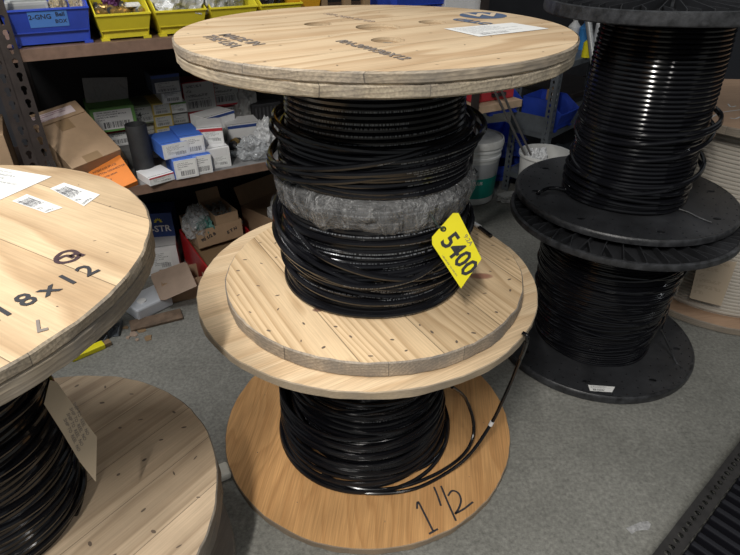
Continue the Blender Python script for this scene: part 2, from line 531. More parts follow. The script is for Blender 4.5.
def wood_disc(mb, c, r, z0, z1, seed=0, n=160, mi_top=0, mi_rim=1, bev=0.003, hole=None):
    if hole:
        me = plate(circle(0, 0, r - bev, n), hole, z1 - z0 - 0.0)
        mb.mesh(me, Matrix.Translation((c[0], c[1], z1)), mi_top)
        mb.lathe([(r - bev, z0), (r, z0 + bev), (r, z1 - bev), (r - bev, z1)], (c[0], c[1], 0), n, mi_rim, jit=chip(seed))
    else:
        mb.lathe([(0, z0), (r - bev, z0), (r, z0 + bev), (r, z1 - bev), (r - bev, z1), (0, z1)], (c[0], c[1], 0), n,
                 [mi_top, mi_rim, mi_rim, mi_rim, mi_top], jit=chip(seed))
def nails(mb, c, z, rings, seed, r=0.0028, mi=2):
    rnd = random.Random(seed)
    for R, k, ph in rings:
        for i in range(k):
            a = 2 * PI * i / k + ph + rnd.uniform(-.06, .06)
            rr = R + rnd.uniform(-.008, .008)
            x, y = c[0] + rr * math.cos(a), c[1] + rr * math.sin(a)
            q = rnd.uniform(0, PI)
            s1, s2 = r * rnd.uniform(.7, 1.2), r * rnd.uniform(.35, .8)
            pts = []
            for k2 in range(8):
                b = 2 * PI * k2 / 8
                px_, py_ = s1 * 1.3 * math.cos(b), s2 * math.sin(b)
                pts.append((x + px_ * math.cos(q) - py_ * math.sin(q), y + px_ * math.sin(q) + py_ * math.cos(q), z + 0.0005))
            mb.add(pts, [tuple(range(8))], mi)
M['nail'] = pm('nail_holes', (0.15, 0.11, 0.08), 0.6)

WL, WD = (0.70, 0.53, 0.33), (0.47, 0.30, 0.155)
# --- the tall pale spool in the middle
FA = Vector((0.011, 1.247, 0)); F1Z = 1.17; F2Z = 0.598; F3Z = 0.559; F4Z = 0.024
M['w_f1'] = wood('spool_top_boards', (0.61, 0.465, 0.30), (0.36, 0.21, 0.10), D(32), 0.15, seed=1.3, tone=0.14, contrast=.8, off=.03, stain=.2, ring=.011, cath=.06)
M['w_f1r'] = wood('spool_top_rim_upper', (0.44, 0.36, 0.26), (0.19, 0.145, 0.10), D(32), 0.15, seed=1.3, grey=.6, contrast=.95, off=.03, ring=.007, stain=.5, fibre=.8)
M['w_f1r2'] = wood('spool_top_rim_lower', (0.50, 0.42, 0.30), (0.22, 0.165, 0.115), D(122), 0.14, seed=4.1, grey=.5, contrast=.95, ring=.008, stain=.5, fibre=.8)
_k = [at_z(u, v, F2Z) - FA for u, v in ((481, 276), (318, 310), (275, 222))]
(KX1, KY1), (KX2, KY2), (KX3, KY3) = [(k.x, k.y) for k in _k]
M['w_f2'] = wood('spool_base_boards', (0.66, 0.49, 0.30), (0.32, 0.185, 0.08), D(-60), 0.165, seed=2.2, tone=0.2, contrast=.8, off=0.05, stain=.2, ring=.0085, cath=.045, seam=.002,
                 knots=[(KX1, KY1, .032, .016, (.26, .10, .07)), (KX2, KY2, .014, .008, (.10, .04, .03)), (KX3, KY3, .022, .014, (.12, .06, .04))])
M['w_f2r'] = wood('spool_base_rim', (0.40, 0.33, 0.25), (0.22, 0.17, 0.125), D(-60), 0.165, seed=2.2, grey=.8, contrast=.9, stain=.5, fibre=.7)
upper = thing('cable_spool', 'tall pale wooden spool of black cable with printed round top, standing on a wider spool', 'cable spool', (FA.x, FA.y, F3Z))
R1, R2 = 0.401, 0.379
mb = MB()
fa = lambda u, v, z=F1Z: (at_z(u, v, z) - FA)
def hc(u, v): p = fa(u, v); return p.x, p.y
h0, h1, h2, h3 = hc(378, 27), hc(318, 24), hc(388, 40), hc(432, 22)
hs = [circle(*h0, 0.047, 32), circle(*h1, 0.030, 24), circle(*h2, 0.032, 24), circle(*h3, 0.030, 24)]
wood_disc(mb, FA, R1, F1Z - 0.019, F1Z, seed=3, hole=hs)
wood_disc(mb, FA, R1 - 0.0015, F1Z - 0.041, F1Z - 0.0195, seed=5, mi_top=2, mi_rim=3)
for (hx, hy), r in ((h1, .028), (h2, .03), (h3, .028)):       # round inset dados seen in the holes
    mb.lathe([(r * .45, F1Z - .012), (r * .45, F1Z - .006), (0, F1Z - .006)], (FA.x + hx, FA.y + hy, 0), 6, 5)
nails(mb, FA, F1Z, [(.13, 7, .4), (.25, 13, .1), (.37, 20, .2)], 4, mi=4, r=.002)
M['hole_in'] = pm('grey_fibre_core', (0.14, 0.125, 0.115), 0.9, var=.5, vscale=45)
mb.build('top_flange', [M['w_f1'], M['w_f1r'], M['hole_in'], M['w_f1r2'], M['nail'], M['galv']], upper, smooth=True)
mb = MB()
wood_disc(mb, FA, R2, F3Z, F2Z, seed=8)
nails(mb, FA, F2Z, [(.30, 18, .3), (.35, 26, .1), (.27, 9, .9)], 7, r=.0040)
mb.build('bottom_flange', [M['w_f2'], M['w_f2r'], M['nail']], upper)
mb = MB(); drum(mb, FA, .150, F2Z - .001, F1Z - 0.040)
mb.build('drum', pm('drum_board', (.3, .22, .14), .7), upper)
# cable
def rF(z):
    return .188 + .016 * max(0, min(1, (1.13 - z) / .25)) + (.012 if z < .87 else 0)
mb = MB()
drum(mb, FA, .186, F2Z, F1Z - .045)
CR = 0.0062
winding(mb, FA, F2Z, F1Z - .041, rF, CR, seed=2, jit=.5, zj=.0015)
rnd = random.Random(11)
for i in range(9):           # loose turns round the upper half
    loop(mb, FA, .214 - .0008 * i + rnd.uniform(0, .004), .888 + i * .0115, rnd.uniform(.001, .004), rnd.uniform(2.6, 4.2), CR, i, .002)
for (r, z, tl, ph, ec, ep) in [(.219, .945, .026, .25, .018, PI), (.222, .935, .034, .15, .022, 3.0), (.220, .962, .022, .1, .022, .1), (.221, .950, .040, -.3, .018, 3.3),
                               (.217, .938, .028, -.2, .018, .3), (.214, .965, .016, 2.7, .016, 2.6), (.217, .930, .020, -.55, .012, -1.2), (.210, .985, .012, 2.9, .010, 3.3), (.212, .920, .016, -0.6, .01, -1),
                               (.214, .948, .010, 1.2, .010, 5.2), (.210, .975, .02, .3, .008, .1)]:
    loop(mb, FA, r, z, tl, ph, CR, z * 30, .002, ec, ep)
for i in range(11):          # the lower half
    loop(mb, FA, .214 + rnd.uniform(0, .010), .625 + i * .0165, rnd.uniform(.003, .014), rnd.uniform(0, 6.28), CR, i * 2.2, .0025, rnd.uniform(0, .008), rnd.uniform(0, 6.28))
for (r, z, tl, ph, ec, ep) in [(.226, .700, .055, 2.2, .014, 2.8), (.228, .690, .045, 2.9, .020, 3.1), (.225, .672, .030, 3.2, .012, 3.1), (.224, .733, .040, .9, .010, 0), (.222, .655, .022, 2.4, .012, 4),
                               (.228, .722, .072, 2.55, .016, 2.9)]:
    loop(mb, FA, r, z, tl, ph, CR, z * 20, .002, ec, ep, zmin=F2Z + .001)
for pol in ([(170, .222, .80), (190, .234, .765), (210, .238, .735), (235, .239, .705), (262, .238, .690), (288, .237, .700), (308, .236, .728), (322, .234, .752), (340, .222, .775)],
            [(215, .222, .785), (238, .236, .752), (265, .237, .722), (290, .236, .700), (312, .234, .690), (335, .228, .690), (352, .215, .695)]):
    mb.tube(spline([(FA.x + r * math.cos(D(a)), FA.y + r * math.sin(D(a)), z) for a, r, z in pol], 10), CR, 8)
for i in range(4):
    loop(mb, FA, .206 + i * .006, F2Z + .008 + (3 - i) * .004, .001, i, CR, i, .0015, .006, 4.6, zmin=F2Z)
mb.build('cable_winding', M['cable_print'], upper)
# plastic film band
def film_mat():
    m, t, b = nt('clear_film')
    g = G(t)
    b.inputs['Base Color'].default_value = (0.36, 0.36, 0.36, 1)
    b.inputs['Roughness'].default_value = 0.2
    b.inputs['Specular IOR Level'].default_value = 0.9
    tc = g.n('ShaderNodeTexCoord')
    nz = g.n('ShaderNodeTexNoise', i_Scale=1.0, i_Detail=5.0, i_Distortion=1.8); mpp = g.n('ShaderNodeMapping'); mpp.inputs['Scale'].default_value = (30, 30, 14); g.l(tc.outputs['Object'], mpp.inputs[0]); g.l(mpp.outputs[0], nz.inputs['Vector'])
    mp2 = g.n('ShaderNodeMapping'); mp2.inputs['Scale'].default_value = (24, 24, 15); mp2.inputs['Rotation'].default_value = (.5, .4, .6); g.l(tc.outputs['Object'], mp2.inputs[0])
    n2 = g.n('ShaderNodeTexNoise', i_Scale=1.0, i_Detail=4.0, i_Distortion=1.2); g.l(mp2.outputs[0], n2.inputs['Vector'])
    crease = g.math('SUBTRACT', 1.0, g.math('MULTIPLY', g.math('ABSOLUTE', g.math('SUBTRACT', n2.outputs[0], 0.5)), 26.0), None, True)
    g.l(g.mix(crease, (.36, .36, .36), (.50, .50, .50)), b.inputs['Base Color'])
    g.l(g.math('ADD', g.math('MULTIPLY_ADD', nz.outputs[0], 0.6, 0.04), g.math('MULTIPLY', crease, .12), None, True), b.inputs['Alpha'])
    bp = g.n('ShaderNodeBump', i_Strength=1.0, i_Distance=0.02); g.l(nz.outputs[0], bp.inputs['Height']); g.l(bp.outputs[0], b.inputs['Normal'])
    return m
M['film'] = film_mat()
def film_jit(a, z):
    s = 1.0 if z < .885 else .3
    return s * (.006 * noise.noise(Vector((math.cos(a) * 7, math.sin(a) * 7, z * 30))) + .004 * noise.noise(Vector((math.cos(a) * 25, math.sin(a) * 25, z * 60))))
mb = MB()
prof = [(.205, .892), (.216, .885), (.228, .877), (.234, .866), (.235, .855), (.234, .844), (.231, .832), (.227, .820), (.222, .811), (.217, .804)]
mb.lathe(prof, (FA.x, FA.y, 0), 200, jit=film_jit)
for i, v in enumerate(mb.v):                   # ragged hem
    if i >= 200 * 8:
        a = math.atan2(v.y - FA.y, v.x - FA.x)
        v.z += .010 * noise.noise(Vector((math.cos(a) * 5, math.sin(a) * 5, 3))) + .005 * noise.noise(Vector((math.cos(a) * 19, math.sin(a) * 19, 7)))
tag(mb.build('plastic_film_band', M['film'], upper), 'crumpled clear plastic film wrapped around the cable')
# printing on the round top
mb = MB()
def top_text(mbx, body, uv0, uv1, size, z, bold=0, sx=1.0, mi=0, lift=.0008):
    a_, b_ = at_z(*uv0, z), at_z(*uv1, z)
    x = (b_ - a_).normalized(); y = UP.cross(x)
    mbx.mesh(text_mesh(body, size, bold=bold, sx=sx), frame((a_ + b_) / 2 + UP * lift, x, y, UP), mi)
for bd, c0, c1, sz in (('MADE IN', (221, 34), (262, 46), .036), ('THE USA', (204, 35), (240, 48.5), .036), ('RH-20W30X12', (336, 40), (412, 61), .032)):
    mb = MB(); top_text(mb, bd, c0, c1, sz, F1Z, .0006); mb.build('stencilled_text', M['ink_soft'], upper)
mb = MB()
top_text(mb, 'HT-2481-W 09', (326, 14), (372, 22), .028, F1Z)
mb.build('faded_stencil', pm('very_faded_ink', (.36, .28, .22), .7), upper)
mb = MB()
mb.lathe([(.055, F1Z + .0006), (0, F1Z + .0006)], at_z(483, 15.5).xyz * 0, 40, M=Matrix.Translation((at_z(483, 15.5, F1Z).x, at_z(483, 15.5, F1Z).y, 0)))
e = MB(); e.mesh(text_mesh('W', .07, bold=.003), frame(at_z(483, 15.5, F1Z) + UP * .0011, Vector((1, 0.1, 0)).normalized(), Vector((-.1, 1, 0)).normalized(), UP))
lg = mb.build('round_logo', pm('blue_stencil', (0.075, 0.11, 0.19), .6), upper, smooth=False)
e.build('logo_letter', pm('wood_letter', (.62, .50, .36), .6), lg, smooth=False)
mb = MB()
top_text(mb, 'CILLC', (446, 18), (498, 26), .038, F1Z, .002)
mb.build('blue_stencilled_text', pm('blue_grey_ink', (.12, .15, .22), .6), upper)
def quad_label(name, pts_px, z, mat, parent, lift=.0009, p0=None, nrm=None, th=0.0):
    if p0 is None: P = [at_z(u, v, z) + UP * lift for u, v in pts_px]
    else: P = [at_plane(u, v, p0, nrm) for u, v in pts_px]
    L = (P[1] - P[0]).length; H = (P[3] - P[0]).length
    mbx = MB()
    mbx.add(P, [(0, 1, 2, 3)], 0, [[(0, 0), (1, 0), (1, 1), (0, 1)]])
    if th:
        nn = (P[1] - P[0]).cross(P[2] - P[0]).normalized() * th
        mbx.v += [p - nn for p in P]
        b = 0
        for k in range(4):
            mbx.f.append([k, (k + 1) % 4, 4 + (k + 1) % 4, 4 + k]); mbx.m.append(0); mbx.uv.append(None)
        mbx.f.append([7, 6, 5, 4]); mbx.m.append(0); mbx.uv.append(None)
    return mbx.build(name, mat, parent, smooth=False)
M['label_small'] = label_mat('spool_paper_label', amount=.55, rows=11, cols=60, bar=(.1, .5, .1, .25), mid=.3)
quad_label('paper_label', [(479, 37), (549, 29), (512, 23), (444, 29)], F1Z, M['label_small'], upper)

mb = MB(); zt = F2Z + .0065
mb.tube(spline([at_z(452, 212, zt), at_z(463, 218, zt), at_z(477, 225.5, zt), at_z(491, 236, zt)], 8), .0058, 10); ce = mb.build('cable_end', M['cable_print'], upper)
mb = MB(); mb.tube([at_z(474, 223.6, zt), at_z(480, 227.2, zt)], .0068, 10); mb.build('white_tape', M['white'], ce)
# --- the wider spool under it
FB = Vector((-0.007, 1.267, 0)); RB = 0.441
M['w_f3'] = wood('wide_spool_top_ply', (0.66, 0.50, 0.32), (0.42, 0.26, 0.13), D(32), 0.5, seed=6.2, tone=.05, contrast=.65, ring=.022, seam=0, off=.2, cath=.07, stain=.2, fibre=.4)
M['w_f3r'] = wood('wide_spool_rim', (0.44, 0.35, 0.24), (0.26, 0.20, 0.14), D(32), 0.5, seed=6.2, contrast=.8, grey=.4, seam=0, ring=.004)
M['w_f4'] = wood('floor_flange_ply', (0.58, 0.325, 0.135), (0.36, 0.17, 0.06), D(84), 0.8, seed=9.4, tone=.05, contrast=.6, ring=.040, seam=0, off=.35, cath=.15, stain=.3, rough=.5, fibre=.4)
M['w_f4r'] = wood('floor_flange_rim', (0.34, 0.25, 0.16), (0.2, 0.14, 0.09), D(84), 0.8, seed=9.4, contrast=.6, grey=.5, seam=0, ring=.004)
lower = thing('cable_spool', 'wide plywood spool of black cable marked 1 1/2, under the taller spool', 'cable spool', (FB.x, FB.y, 0))
mb = MB(); wood_disc(mb, FB, RB, .536, F3Z - .0008, seed=12, bev=.002)
mb.build('top_flange', [M['w_f3'], M['w_f3r']], lower)
mb = MB(); wood_disc(mb, FB, RB + .001, 0.001, F4Z, seed=15, bev=.002)
nails(mb, FB, F4Z, [(.36, 9, .7)], 17, r=.002)
mb.build('bottom_flange', [M['w_f4'], M['w_f4r'], M['nail']], lower)
mb = MB(); drum(mb, FB, .14, F4Z - .001, .537); mb.build('drum', pm('drum_board', (.3, .22, .14), .7), lower)
mb = MB()
CR2 = .0058
drum(mb, FB, .186, F4Z, .536)
winding(mb, FB, F4Z, .536, lambda z: .192 + .012 * math.sin(z * 9), CR2, seed=5, jit=.5, zj=.002)
for i in range(22):
    f = i / 21
    loop(mb, FB, .208 + .022 * (1 - f) ** 1.0 + rnd.uniform(-.004, .006), F4Z + .02 + i * .0145, rnd.uniform(.004, .02), rnd.uniform(0, 6.28), CR2, i * 1.7, .003, rnd.uniform(.0, .012), rnd.uniform(2, 4.4), zmin=F4Z)
for i in range(13):
    loop(mb, FB, .250 - i * .0012 + rnd.uniform(-.005, .005), F4Z + .028 + i * .012, rnd.uniform(.004, .022), rnd.uniform(0, 6.28), CR2, i * 2.9, .003, .018, rnd.uniform(2.8, 3.9), zmin=F4Z)
for i in range(6):
    loop(mb, FB, .262 - i * .008, F4Z + .006 + i * .006, .002, i, CR2, i * 1.1, .002, .02, 3.9 + rnd.uniform(-.4, .4), zmin=F4Z)
mb.build('cable_winding', M['cable_print2'], lower)
# loose cable that lies on the flange, then climbs over the upper rim
zc = F4Z + CR2
mb = MB()
pts = [at_z(u, v, zc) for u, v in [(284, 430), (296, 460), (325, 482), (365, 493), (410, 490), (445, 474)]]
pts += [at_z(470, 454, zc + .03), at_z(491, 424, .14), at_z(503, 400, .25), at_z(512, 380, .34), at_z(520, 360, .44), at_z(524.5, 349, .505), at_z(527, 341, .548), at_z(527, 336, .566), at_z(523, 333, .5665)]
mb.tube(spline(pts, 14), .0050, 10)
pts = [at_z(u, v, zc + dz) for u, v, dz in [(452, 387, .25), (465, 398, .16), (473, 420, .07), (472, 440, .02), (460, 458, 0), (432, 476, 0), (395, 488, 0), (355, 488, .004), (322, 474, .01)]]
mb.tube(spline(pts, 12), .0050, 10)
pts = [at_z(u, v, zc + dz) for u, v, dz in [(448, 420, .03), (444, 445, .004), (425, 466, 0), (385, 478, .0), (340, 474, .006)]]
mb.tube(spline(pts, 12), .0050, 10)
lc = mb.build('loose_cable', M['cable_print2'], lower)
p = at_z(490.3, 425.3, .136); q = at_z(492.3, 421.5, .15)
mb = MB(); mb.tube([p, q], .0062, 10); mb.build('white_tape', M['white'], lc)
# handwriting 1 1/2
mb = MB()
def strokes(mbx, strokes_px, z, wd, lift=.0007):
    for st in strokes_px:
        ribbon(mbx, spline([at_z(u, v, z) for u, v in st], 5), wd, UP, lift)
strokes(mb, [[(417, 509), (418, 502), (425, 515), (433, 531)], [(429, 534), (438, 529)],
             [(434, 487), (438, 497), (441, 506)], [(441, 486), (448, 503), (456, 521)],
             [(448, 496), (452, 491), (458, 493), (461, 500), (459, 508), (455, 514)], [(455, 514), (464, 509), (473, 502)]], F4Z, .0055)
mb.build('handwritten_mark', M['ink'], lower)

# --- yellow tag 5400 hanging on the coil
P0 = Vector((.125, 1.015, .76)); NT = Vector((.25, -1, .42)).normalized()
tagpx = [(453, 213), (458.5, 213), (481.7, 258.8), (461, 288.5), (432.3, 244.5), (432, 237)]
TP = [at_plane(u, v, P0, NT) for u, v in tagpx]
tg = thing('tag', 'yellow plastic tag printed 5400 tied to the cable of the tall middle spool', 'tag', TP[0])
mb = MB(); n6 = len(TP)
mb.add(TP + [p - NT * .0012 for p in TP], [tuple(range(n6)), tuple(range(2 * n6 - 1, n6 - 1, -1))] + [(k, (k + 1) % n6, n6 + (k + 1) % n6, n6 + k) for k in range(n6)])
body = mb.build('tag_card', M['tag_yellow'], tg, smooth=False)
a_, b_ = at_plane(447.5, 238.5, P0, NT), at_plane(470, 271, P0, NT)
X = (b_ - a_).normalized(); Yv = NT.cross(X).normalized()
Ltx = (b_ - a_).length
me = text_mesh('5400', .045, bold=.0009)
wx = max(v.co.x for v in me.vertices) - min(v.co.x for v in me.vertices)
mb = MB(); mb.mesh(me, frame((a_ + b_) / 2 + NT * .0004, X * (Ltx * 1.10 / wx), Yv * 1.30, NT))
mb.build('number_5400', M['ink'], tg, smooth=False)
mb = MB()
mb.mesh(text_mesh('9:2A', .014), frame(at_plane(468, 240, P0, NT) + NT * .0004, X, Yv, NT)); mb.build('pencil_note', M['ink_soft'], tg, smooth=False); mb = MB()
for (u0, v0, u1, v1) in [(440, 250, 459, 281)]:
    c0, c1 = at_plane(u0, v0, P0, NT), at_plane(u1, v1, P0, NT)
    mb.mesh(text_mesh('1-800-555-0000  TAG AND SEAL', .0042), frame((c0 + c1) / 2 + NT * .0004, X, Yv, NT))
mb.build('small_print', M['ink_soft'], tg, smooth=False)
mb = MB()
e0 = at_plane(443, 229, P0, NT)
mb.tube(spline([e0 + NT * .004 + Yv * -.001, at_plane(436, 224, P0, NT) + NT * .003, at_plane(430, 212, P0 , NT) + NT * -.004, at_plane(420, 196, P0, NT) - NT * .012], 6), .0016, 6)
mb.tube([e0 + NT * .0015 + Vector((math.cos(t) * .005, 0, math.sin(t) * .005)) for t in [k * PI / 5 for k in range(10)]], .0018, 6, closed=True)
mb.build('tie', pm('dark_green_tie', (.02, .035, .025), .4), tg)

# --- left stack
LA = Vector((-0.757, 0.715, 0)); L1Z, L2Z = .923, .316
M['w_l1'] = wood('left_spool_top_boards', (0.57, 0.425, 0.265), (0.30, 0.18, 0.09), D(-30), 0.17, seed=3.7, tone=.16, contrast=.8, off=.02, ring=.011, stain=.3, cath=.05)
M['w_l1r'] = wood('left_spool_rim_upper', (0.42, 0.345, 0.245), (0.22, 0.165, 0.11), D(-30), 0.17, seed=3.7, contrast=.9, grey=.6, ring=.008, stain=.5, fibre=.8)
M['w_l1r2'] = wood('left_spool_rim_lower', (0.34, 0.28, 0.20), (0.18, 0.135, 0.09), D(60), 0.15, seed=8.7, contrast=.9, grey=.65, ring=.008, stain=.5, fibre=.8)
M['w_l2'] = wood('left_spool_base_boards', (0.52, 0.40, 0.275), (0.27, 0.185, 0.115), D(54), 0.115, seed=5.9, tone=.42, contrast=.7, off=.06, ring=.012, stain=.4)
M['w_l2r'] = wood('left_spool_base_rim', (0.30, 0.26, 0.21), (0.16, 0.13, 0.10), D(54), 0.135, seed=5.9, grey=.7, contrast=.6)
left = thing('cable_spool', 'wooden cable spool at the left edge with 18x12 printed on its labelled top', 'cable spool', (LA.x, LA.y, L2Z - .04))
mb = MB()
wood_disc(mb, LA, .409, L1Z - .021, L1Z, seed=21)
wood_disc(mb, LA, .407, L1Z - .050, L1Z - .0215, seed=23, mi_top=2, mi_rim=3)
nails(mb, LA, L1Z, [(.32, 9, .2), (.36, 14, .1)], 24, r=.0018, mi=4)
mb.build('top_flange', [M['w_l1'], M['w_l1r'], M['w_l1r2'], M['w_l1r2'], M['nail']], left)
mb = MB(); wood_disc(mb, LA, .432, L2Z - .036, L2Z, seed=25)
nails(mb, LA, L2Z, [(.39, 24, .1), (.33, 18, .3), (.28, 14, .1), (.22, 8, .5)], 27, r=.0045)
mb.build('bottom_flange', [M['w_l2'], M['w_l2r'], M['nail']], left)
mb = MB(); drum(mb, LA, .12, L2Z - .001, L1Z - .049); mb.build('drum', pm('drum_board', (.3, .22, .14), .7), left)
mb = MB(); CR3 = .0068
drum(mb, LA, .145, L2Z, L1Z - .051)
rL = lambda z: .150 + .008 * math.sin(PI * min(1, max(0, (z - L2Z) / .56)))
winding(mb, LA, L2Z, L1Z - .051, rL, CR3, seed=7, jit=.5, zj=.002)
for i in range(16):
    z = L2Z + .04 + i * .032
    loop(mb, LA, rL(z) + rnd.uniform(.004, .008), z, rnd.uniform(.006, .02), rnd.uniform(0, 6.28), CR3, i * 1.3, .002, .003, 1, zmin=L2Z, zmax=L1Z - .052)
mb.build('cable_winding', M['cable_gloss'], left)
mb = MB()
def lay_text(mbx, body, c0, c1, z, size, bold=0.0, lift=.0008, sy=1.0, space=1.0):
    a_, b_ = at_z(*c0, z), at_z(*c1, z)
    X = (b_ - a_).normalized(); Y = UP.cross(X)
    me = text_mesh(body, size, bold=bold, space=space)
    xs = [v.co.x for v in me.vertices]
    k = (b_ - a_).length / (max(xs) - min(xs))
    mbx.mesh(me, frame((a_ + b_) / 2 + UP * lift, X * k, Y * sy, UP))
lay_text(mb, '18x12', (-2, 314), (92, 269), L1Z, .050, .0007, space=1.3)
mb.build('stencilled_text', M['ink'], left, smooth=False)
mb = MB(); lay_text(mb, 'L', (36, 328), (47, 325), L1Z, .04, .001); mb.build('stencilled_letter', M['ink_soft'], left, smooth=False)
mb = MB()
ring = [(56, 258), (62, 253), (72, 251), (79, 255), (75, 260), (64, 263), (57, 262), (56, 258)]
strokes(mb, [ring, [(70, 257), (76, 254), (84, 256)], [(57, 260), (66, 256), (74, 258)]], L1Z, .007)
mb.build('black_marker_scribble', pm('dark_purple_ink', (.05, .025, .03), .6), left)
M['label_wide'] = label_mat('shipping_label', amount=.5, rows=10, cols=40, bar=(0, 0, 0, 0), mid=.1)
A_ = at_z(52, 177, L1Z); u_ = (at_z(0, 168, L1Z) - A_) * 1.5; v_ = (at_z(0, 199, L1Z) - A_); v_ -= u_ * (v_.dot(u_) / u_.dot(u_)) ; v_ = v_.normalized() * .15
mb = MB(); q_ = [A_ + v_ + u_, A_ + v_, A_, A_ + u_]
mb.add([p + UP * .0009 for p in q_], [(0, 1, 2, 3)], 0, [[(0, 0), (1, 0), (1, 1), (0, 1)]]); mb.build('paper_label', M['label_wide'], left, smooth=False)
M['label_bar'] = label_mat('barcode_label', amount=.75, rows=5, cols=30, bar=(.05, .80, .50, .85), mid=.1)
quad_label('barcode_label', [(84, 206.5), (100, 195), (64, 183), (50, 189)], L1Z, M['label_bar'], left)
quad_label('barcode_label', [(46, 213.5), (63, 208), (27, 194.5), (12, 201.5)], L1Z, M['label_bar'], left)
# paper tag on that coil
NL = Vector((.75, -.55, .35)).normalized(); PL = Vector((LA.x + .195, LA.y - .03, .62))
c4 = [at_plane(u, v, PL, NL) for u, v in [(50, 380), (57, 382), (84, 420), (97, 437), (96, 482), (80, 462), (62, 432), (44, 404)]]
tg2 = thing('tag', 'long kraft paper tag with faint print hanging from the left-edge spool', 'tag', c4[0])
mb = MB(); K = len(c4)
mb.add(c4 + [p - NL * .0008 for p in c4], [tuple(range(K)), tuple(range(2 * K - 1, K - 1, -1))] + [(k, (k + 1) % K, K + (k + 1) % K, K + k) for k in range(K)])
mb.build('tag_card', pm('manila_card', (.50, .40, .28), .7), tg2, smooth=False)
mb = MB()
cx = (c4[0] - c4[4]).normalized(); cy = NL.cross(cx)
for k in range(4):
    mb.mesh(text_mesh('SHIP TO  REEL  NO', .008), frame(at_plane(70 + k * 3, 425 + 2 * k, PL, NL) + NL * .0004 + cy * (k * .011 - .02), -cx, -cy, NL))
mb.build('small_print', M['ink_soft'], tg2, smooth=False)
# spool beneath it
LB = Vector((-.735, .725, 0))
base = thing('cable_spool', 'weathered grey wooden spool on the floor mostly hidden under the left-edge spool', 'cable spool', (LB.x, LB.y, 0))
M['w_l3'] = wood('old_spool_boards', (0.28, 0.24, 0.20), (0.20, 0.16, 0.13), D(80), 0.14, seed=7.1, tone=.2, contrast=.4, grey=.5)
mb = MB(); wood_disc(mb, LB, .409, .001, .030, seed=31); mb.build('bottom_flange', [M['w_l3'], M['w_l2r']], base)
mb = MB(); wood_disc(mb, LB, .409, .246, .2795, seed=33); mb.build('top_flange', [M['w_l3'], M['w_l2r']], base)
mb = MB(); drum(mb, LB, .19, .029, .247); winding(mb, LB, .03, .246, lambda z: .2, .007, seed=3)
mb.build('cable_winding', M['cable_gloss'], base)

# --- black plastic spools at right
GA, GB, RG = Vector((.877, 1.80, 0)), Vector((.845, 1.712, 0)), .364
def black_flange(mb, c, zt, zb, face_up=True, R=RG, seed=0, top_holes=True, dots=True):
    """thick rolled rim with a flat web; ribs on the outer side"""
    t = zt - zb
    if face_up:      # smooth side on top (cable lies on it)
        holes = []
        if dots:
            for R_, k in ((.345, 46), (.318, 40), (.285, 34), (.250, 28)):
                for i in range(k):
                    a = 2 * PI * i / k + R_ * 7
                    holes.append(circle(R_ * math.cos(a), R_ * math.sin(a), .0032, 6))
            for i in range(8):
                a = 2 * PI * i / 8 + .35 + seed
                holes.append(circle(.302 * math.cos(a), .302 * math.sin(a), .0135, 16, .0085))
        me = plate(circle(0, 0, R - .012, 96), holes, .004)
        mb.mesh(me, Matrix.Translation((c[0], c[1], zt)), 0)
        mb.lathe([(R - .0125, zt - .004), (R - .012, zt), (R - .005, zt + .001), (R - .001, zt - .003), (R, zt - .008), (R - .001, zb + .003), (R - .005, zb), (R - .014, zb), (R - .015, zt - .006)],
                 (c[0], c[1], 0), 120, 1, jit=chip(seed, .0006))
        mb.lathe([(0, zt - .016), (R - .02, zt - .016)], (c[0], c[1], 0), 60, 0)
        zr0, zr1 = zb + .002, zt - .005
    else:            # ribs visible from above
        mb.lathe([(0, zb), (R - .003, zb), (R, zb + .003), (R + .001, zb + .010), (R - .001, zt - .008), (R - .006, zt - .006), (R - .012, zt - .007), (R - .013, zb + .006), (0, zb + .006)],
                 (c[0], c[1], 0), 120, [0, 1, 1, 1, 1, 1, 0, 0], jit=chip(seed, .0006))
        zr0, zr1 = zb + .004, zt
    k = 36
    for i in range(k):
        a = 2 * PI * i / k
        a2 = a + PI / k
        for (A, B, r0, r1) in ((a, a, .06, R - .013), (a, a2, R - .075, R - .013)):
            p, q = Vector((c[0] + r0 * math.cos(A), c[1] + r0 * math.sin(A), (zr0 + zr1) / 2)), Vector((c[0] + r1 * math.cos(B), c[1] + r1 * math.sin(B), (zr0 + zr1) / 2))
            mb.bar(p, q, .0025, (zr1 - zr0) * .9, 0)
ZG1, ZG2, ZG3 = 1.186, .570, .546
gu = thing('cable_spool', 'black plastic spool of glossy black cable at right, stacked on a matching black spool', 'cable spool', (GA.x, GA.y, ZG2 - .024), group=None)
mb = MB(); black_flange(mb, (0, 0), .0, -.042, face_up=False, seed=1, R=.360)
TT = Matrix.Translation((GA.x, GA.y, ZG1)) @ Matrix.Rotation(D(-2.0), 4, 'Y')
for i, v in enumerate(mb.v): mb.v[i] = TT @ v
mb.build('top_flange', [M['blk_plastic'], M['blk_rim']], gu)
mb = MB(); black_flange(mb, GA, ZG2, ZG2 - .022, seed=2)
mb.build('bottom_flange', [M['blk_plastic'], M['blk_rim']], gu)
mb = MB(); drum(mb, GA, .15, ZG2 - .004, ZG1 - .03); mb.build('drum', M['blk_plastic'], gu)
mb = MB(); CG = .0068
rG = lambda z: .180 + .007 * min(1, max(0, (1.15 - z) / .45))
drum(mb, GA, .174, ZG2, ZG1 - .044)
winding(mb, GA, ZG2, ZG1 - .044, rG, CG, seed=9, jit=.35, n=8, zj=.001)
